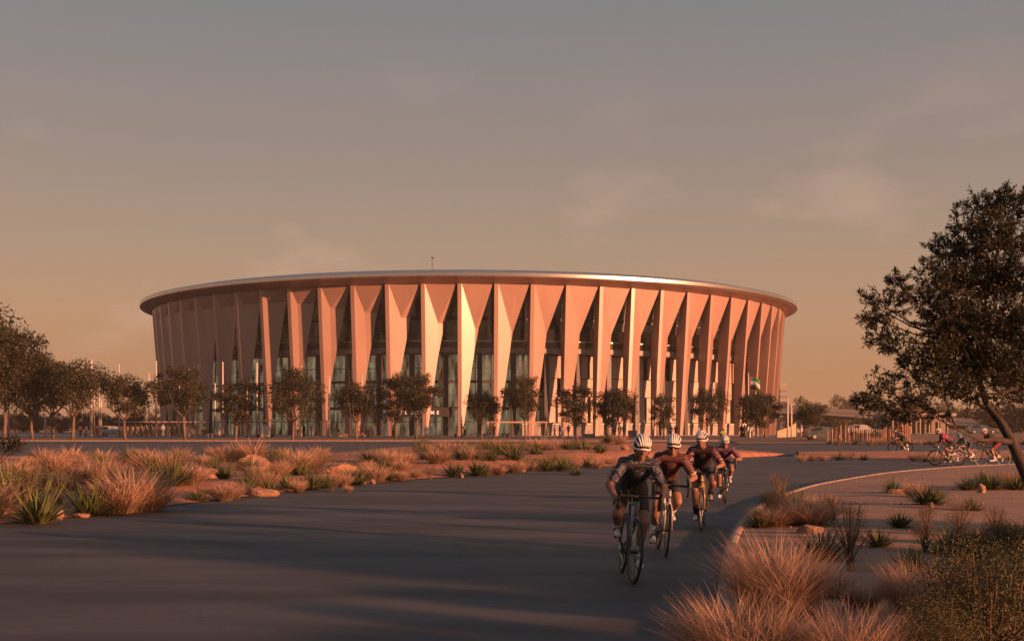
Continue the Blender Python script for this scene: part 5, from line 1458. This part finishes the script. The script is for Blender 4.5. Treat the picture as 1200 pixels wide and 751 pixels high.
# sunlit wedge wall right of the stadium
d = 158.0; k = d / F
V = []
for y in (0, .35):
    V += [((911 - 600) * k, d + y, .2), ((933 - 600) * k, d + y, .2), ((933 - 600) * k, d + y, CH + (HZ - 495) * k), ((926 - 600) * k, d + y, CH + (HZ - 500) * k), ((911 - 600) * k, d + y, CH + (HZ - 505) * k)]
o = MB().add(V, [(0, 1, 2, 3, 4), (9, 8, 7, 6, 5), (0, 4, 9, 5), (4, 3, 8, 9), (3, 2, 7, 8), (2, 1, 6, 7), (1, 0, 5, 6)]).build('wedge_wall', mat('cream_render', (.62, .50, .38), .8, (.52, .42, .32), .6))
o.rotation_euler = (0, 0, 0); tag(o, 'cream wedge shaped wall rising to the right beside the stadium', 'wall')
# flyover
M_fly = mat('flyover_concrete', (.40, .34, .30), .85, (.33, .28, .25), .1)
e = empty('flyover', (0, 0, 0)); tag(e, 'pale concrete flyover descending to the right behind the stadium', 'bridge')
pts = [(880, 478.5, 330), (960, 481.5, 322), (1040, 487, 315), (1120, 493.5, 308), (1200, 499, 300), (1290, 502, 296)]
V = []; W3 = []
for px, yy, d in pts:
    k = d / F; x = (px - 600) * k; z = CH + (HZ - yy) * k
    for dy, dz in ((0, 0), (0, -1.0), (2, -1.5), (7, -1.5), (9, -1.0), (9, 0)): V.append((x, d + dy, z + dz))
n = 6
Fc = [(i * n + j, i * n + (j + 1) % n, (i + 1) * n + (j + 1) % n, (i + 1) * n + j) for i in range(len(pts) - 1) for j in range(n)]
MB().add(V, Fc).build('deck', M_fly, e)
V = []
for px, yy, d in pts:
    k = d / F; x = (px - 600) * k; z = CH + (HZ - yy) * k
    V += [(x, d - .12, z - .1), (x, d - .12, z + .95), (x, d + .15, z + .95), (x, d + .15, z - .1)]
MB().add(V, [(i * 4 + j, i * 4 + (j + 1) % 4, (i + 1) * 4 + (j + 1) % 4, (i + 1) * 4 + j) for i in range(len(pts) - 1) for j in range(4)]).build('parapet', M_fly, e)
for px in (898, 935, 976, 1012, 1045, 1075, 1105, 1138):
    d = np.interp(px, [p[0] for p in pts], [p[2] for p in pts]) + 4.5; yy = np.interp(px, [p[0] for p in pts], [p[1] for p in pts]); k = d / F
    z = CH + (HZ - yy) * k - 1.5
    if z > 0.8:
        pr = MB().box(((px - 600) * k, d, z / 2 - .1), (1.2, 2.4, z + .2)); pr.box(((px - 600) * k, d, z - .25), (2.2, 6, .5)); pr.build('pier', M_fly, e)
# far colonnaded building behind the right-hand riders
d = 250.0; k = d / F
e = empty('low_building', ((1040 - 600) * k, d, 0)); tag(e, 'low pale building with a row of columns behind the right-hand riders', 'building')
h = CH + (HZ - 487) * k
MB().box((35 * k, 5, h / 2), (70 * k, 8, h)).build('wall', mat('far_render', (.24, .20, .18), .9), e)
MB().box((35 * k, 1, h + .2), (74 * k, 10.5, .6)).build('roof', M_fly, e)
for i in range(7): MB().box(((3 + i * 10.6) * k, -1.8, h / 2), (1.2 * k, .4, h)).build('column', M_fly, e)
for i in range(6): MB().box(((8.3 + i * 10.6) * k, .95, h * .42), (5 * k, .1, h * .55)).build('window', M_lens, e)
# distant slab block just right of the stadium
d = 620.0; k = d / F
e = empty('tower_block', ((915.5 - 600) * k, d, 0)); tag(e, 'hazy grey green tower block just right of the stadium', 'building')
h = CH + (HZ - 452) * k
MB().box((0, 0, h / 2), (9 * k, 12, h)).build('wall', mat('tower_render', (.26, .25, .23), .8), e)
MB().box((0, 0, h + .6), (7.5 * k, 10, 1.2)).build('roof', M_conc, e)
wme = MB().box((0, 0, 0), (7.6 * k, .3, 1.0)).mesh('window', mat('tower_window', (.17, .165, .15), .5))
for i in range(7):
    o = meshobj('window', wme, e); o.location = (0, -6.05, 3 + i * (h - 5) / 6.3)
# verge plants at right, beyond the far road
vr = random.Random(12); cnt = 0
for i in range(34):
    px = 972 + i * 7.6 + vr.uniform(-2, 2); d = vr.uniform(113, 124)
    x = (px - 600) / F * d; z = gz(x, d); kind = vr.choice('GGYGS')
    hm = vr.uniform(5, 9) / F * d; lab = f'along the right verge, {otxt(cnt) if cnt < 30 else "last but " + ["three", "two", "one", "none"][i - 30]} from the screen'; cnt += 1
    if kind == 'G': place('fountain_grass', vr.choice(GRF), (x, d, z), hm / .5, i, 'pink grass ' + lab, 'grass', 'plants on the right verge')
    elif kind == 'Y': place('yucca', vr.choice(YU), (x, d, z), hm / .42, i, 'green yucca ' + lab, 'yucca', 'plants on the right verge', child='dry_leaves')
    else: place('shrub', vr.choice(SH), (x, d, z), hm / .6, i, 'dark shrub ' + lab, 'shrub', 'plants on the right verge', child='branches')
# shrub branch entering at the left edge
p = at(-6, 532, 18.5); e = empty('shrub', (p.x, p.y, gz(p.x, p.y)))
rr = np.random.default_rng(4); mb = MB(); cs = []
hz0 = gz(p.x, p.y)
for i in range(12):
    a = rr.random() * 6.28; c = Vector((.30 * math.cos(a) * rr.random() - .25, .3 * math.sin(a), 1.0 + .3 * rr.random())) if i > 4 else at(2 + i * 5, 517 + (i % 3) * 4, 18.5) - e.location
    mb.tube([(-.5, 0, 0), Vector((-.4, 0, .6)), c], [.02, .014, .005], 5); cs.append(tuple(c))
v, q = leaf_cloud(cs, [.12] * 12, [130] * 12, .05, .02, 5)
meshobj('leaves', np_mesh('leaves', v, q, M_olive), e); mb.build('branches', M_bark_d, e)
tag(e, 'dark leafy shrub poking in from the left edge above the bed', 'shrub')

# evening haze in one closed box round camera and scene
hz = MB().box((60, 560, 13.4), (2400, 1500, 28.8 + .4)).build('haze', mat('haze_air', (1, 1, 1)))
hm_ = bpy.data.materials.new('haze_air'); hm_.use_nodes = True; nt = hm_.node_tree; nt.nodes.clear()
pv = N(nt, 'ShaderNodeVolumePrincipled'); pv.inputs['Color'].default_value = (.82, .78, .72, 1); pv.inputs['Density'].default_value = .00018; pv.inputs['Anisotropy'].default_value = 0.0
ou = N(nt, 'ShaderNodeOutputMaterial'); nt.links.new(pv.outputs[0], ou.inputs['Volume'])
hz.data.materials.clear(); hz.data.materials.append(hm_); hz['kind'] = 'stuff'
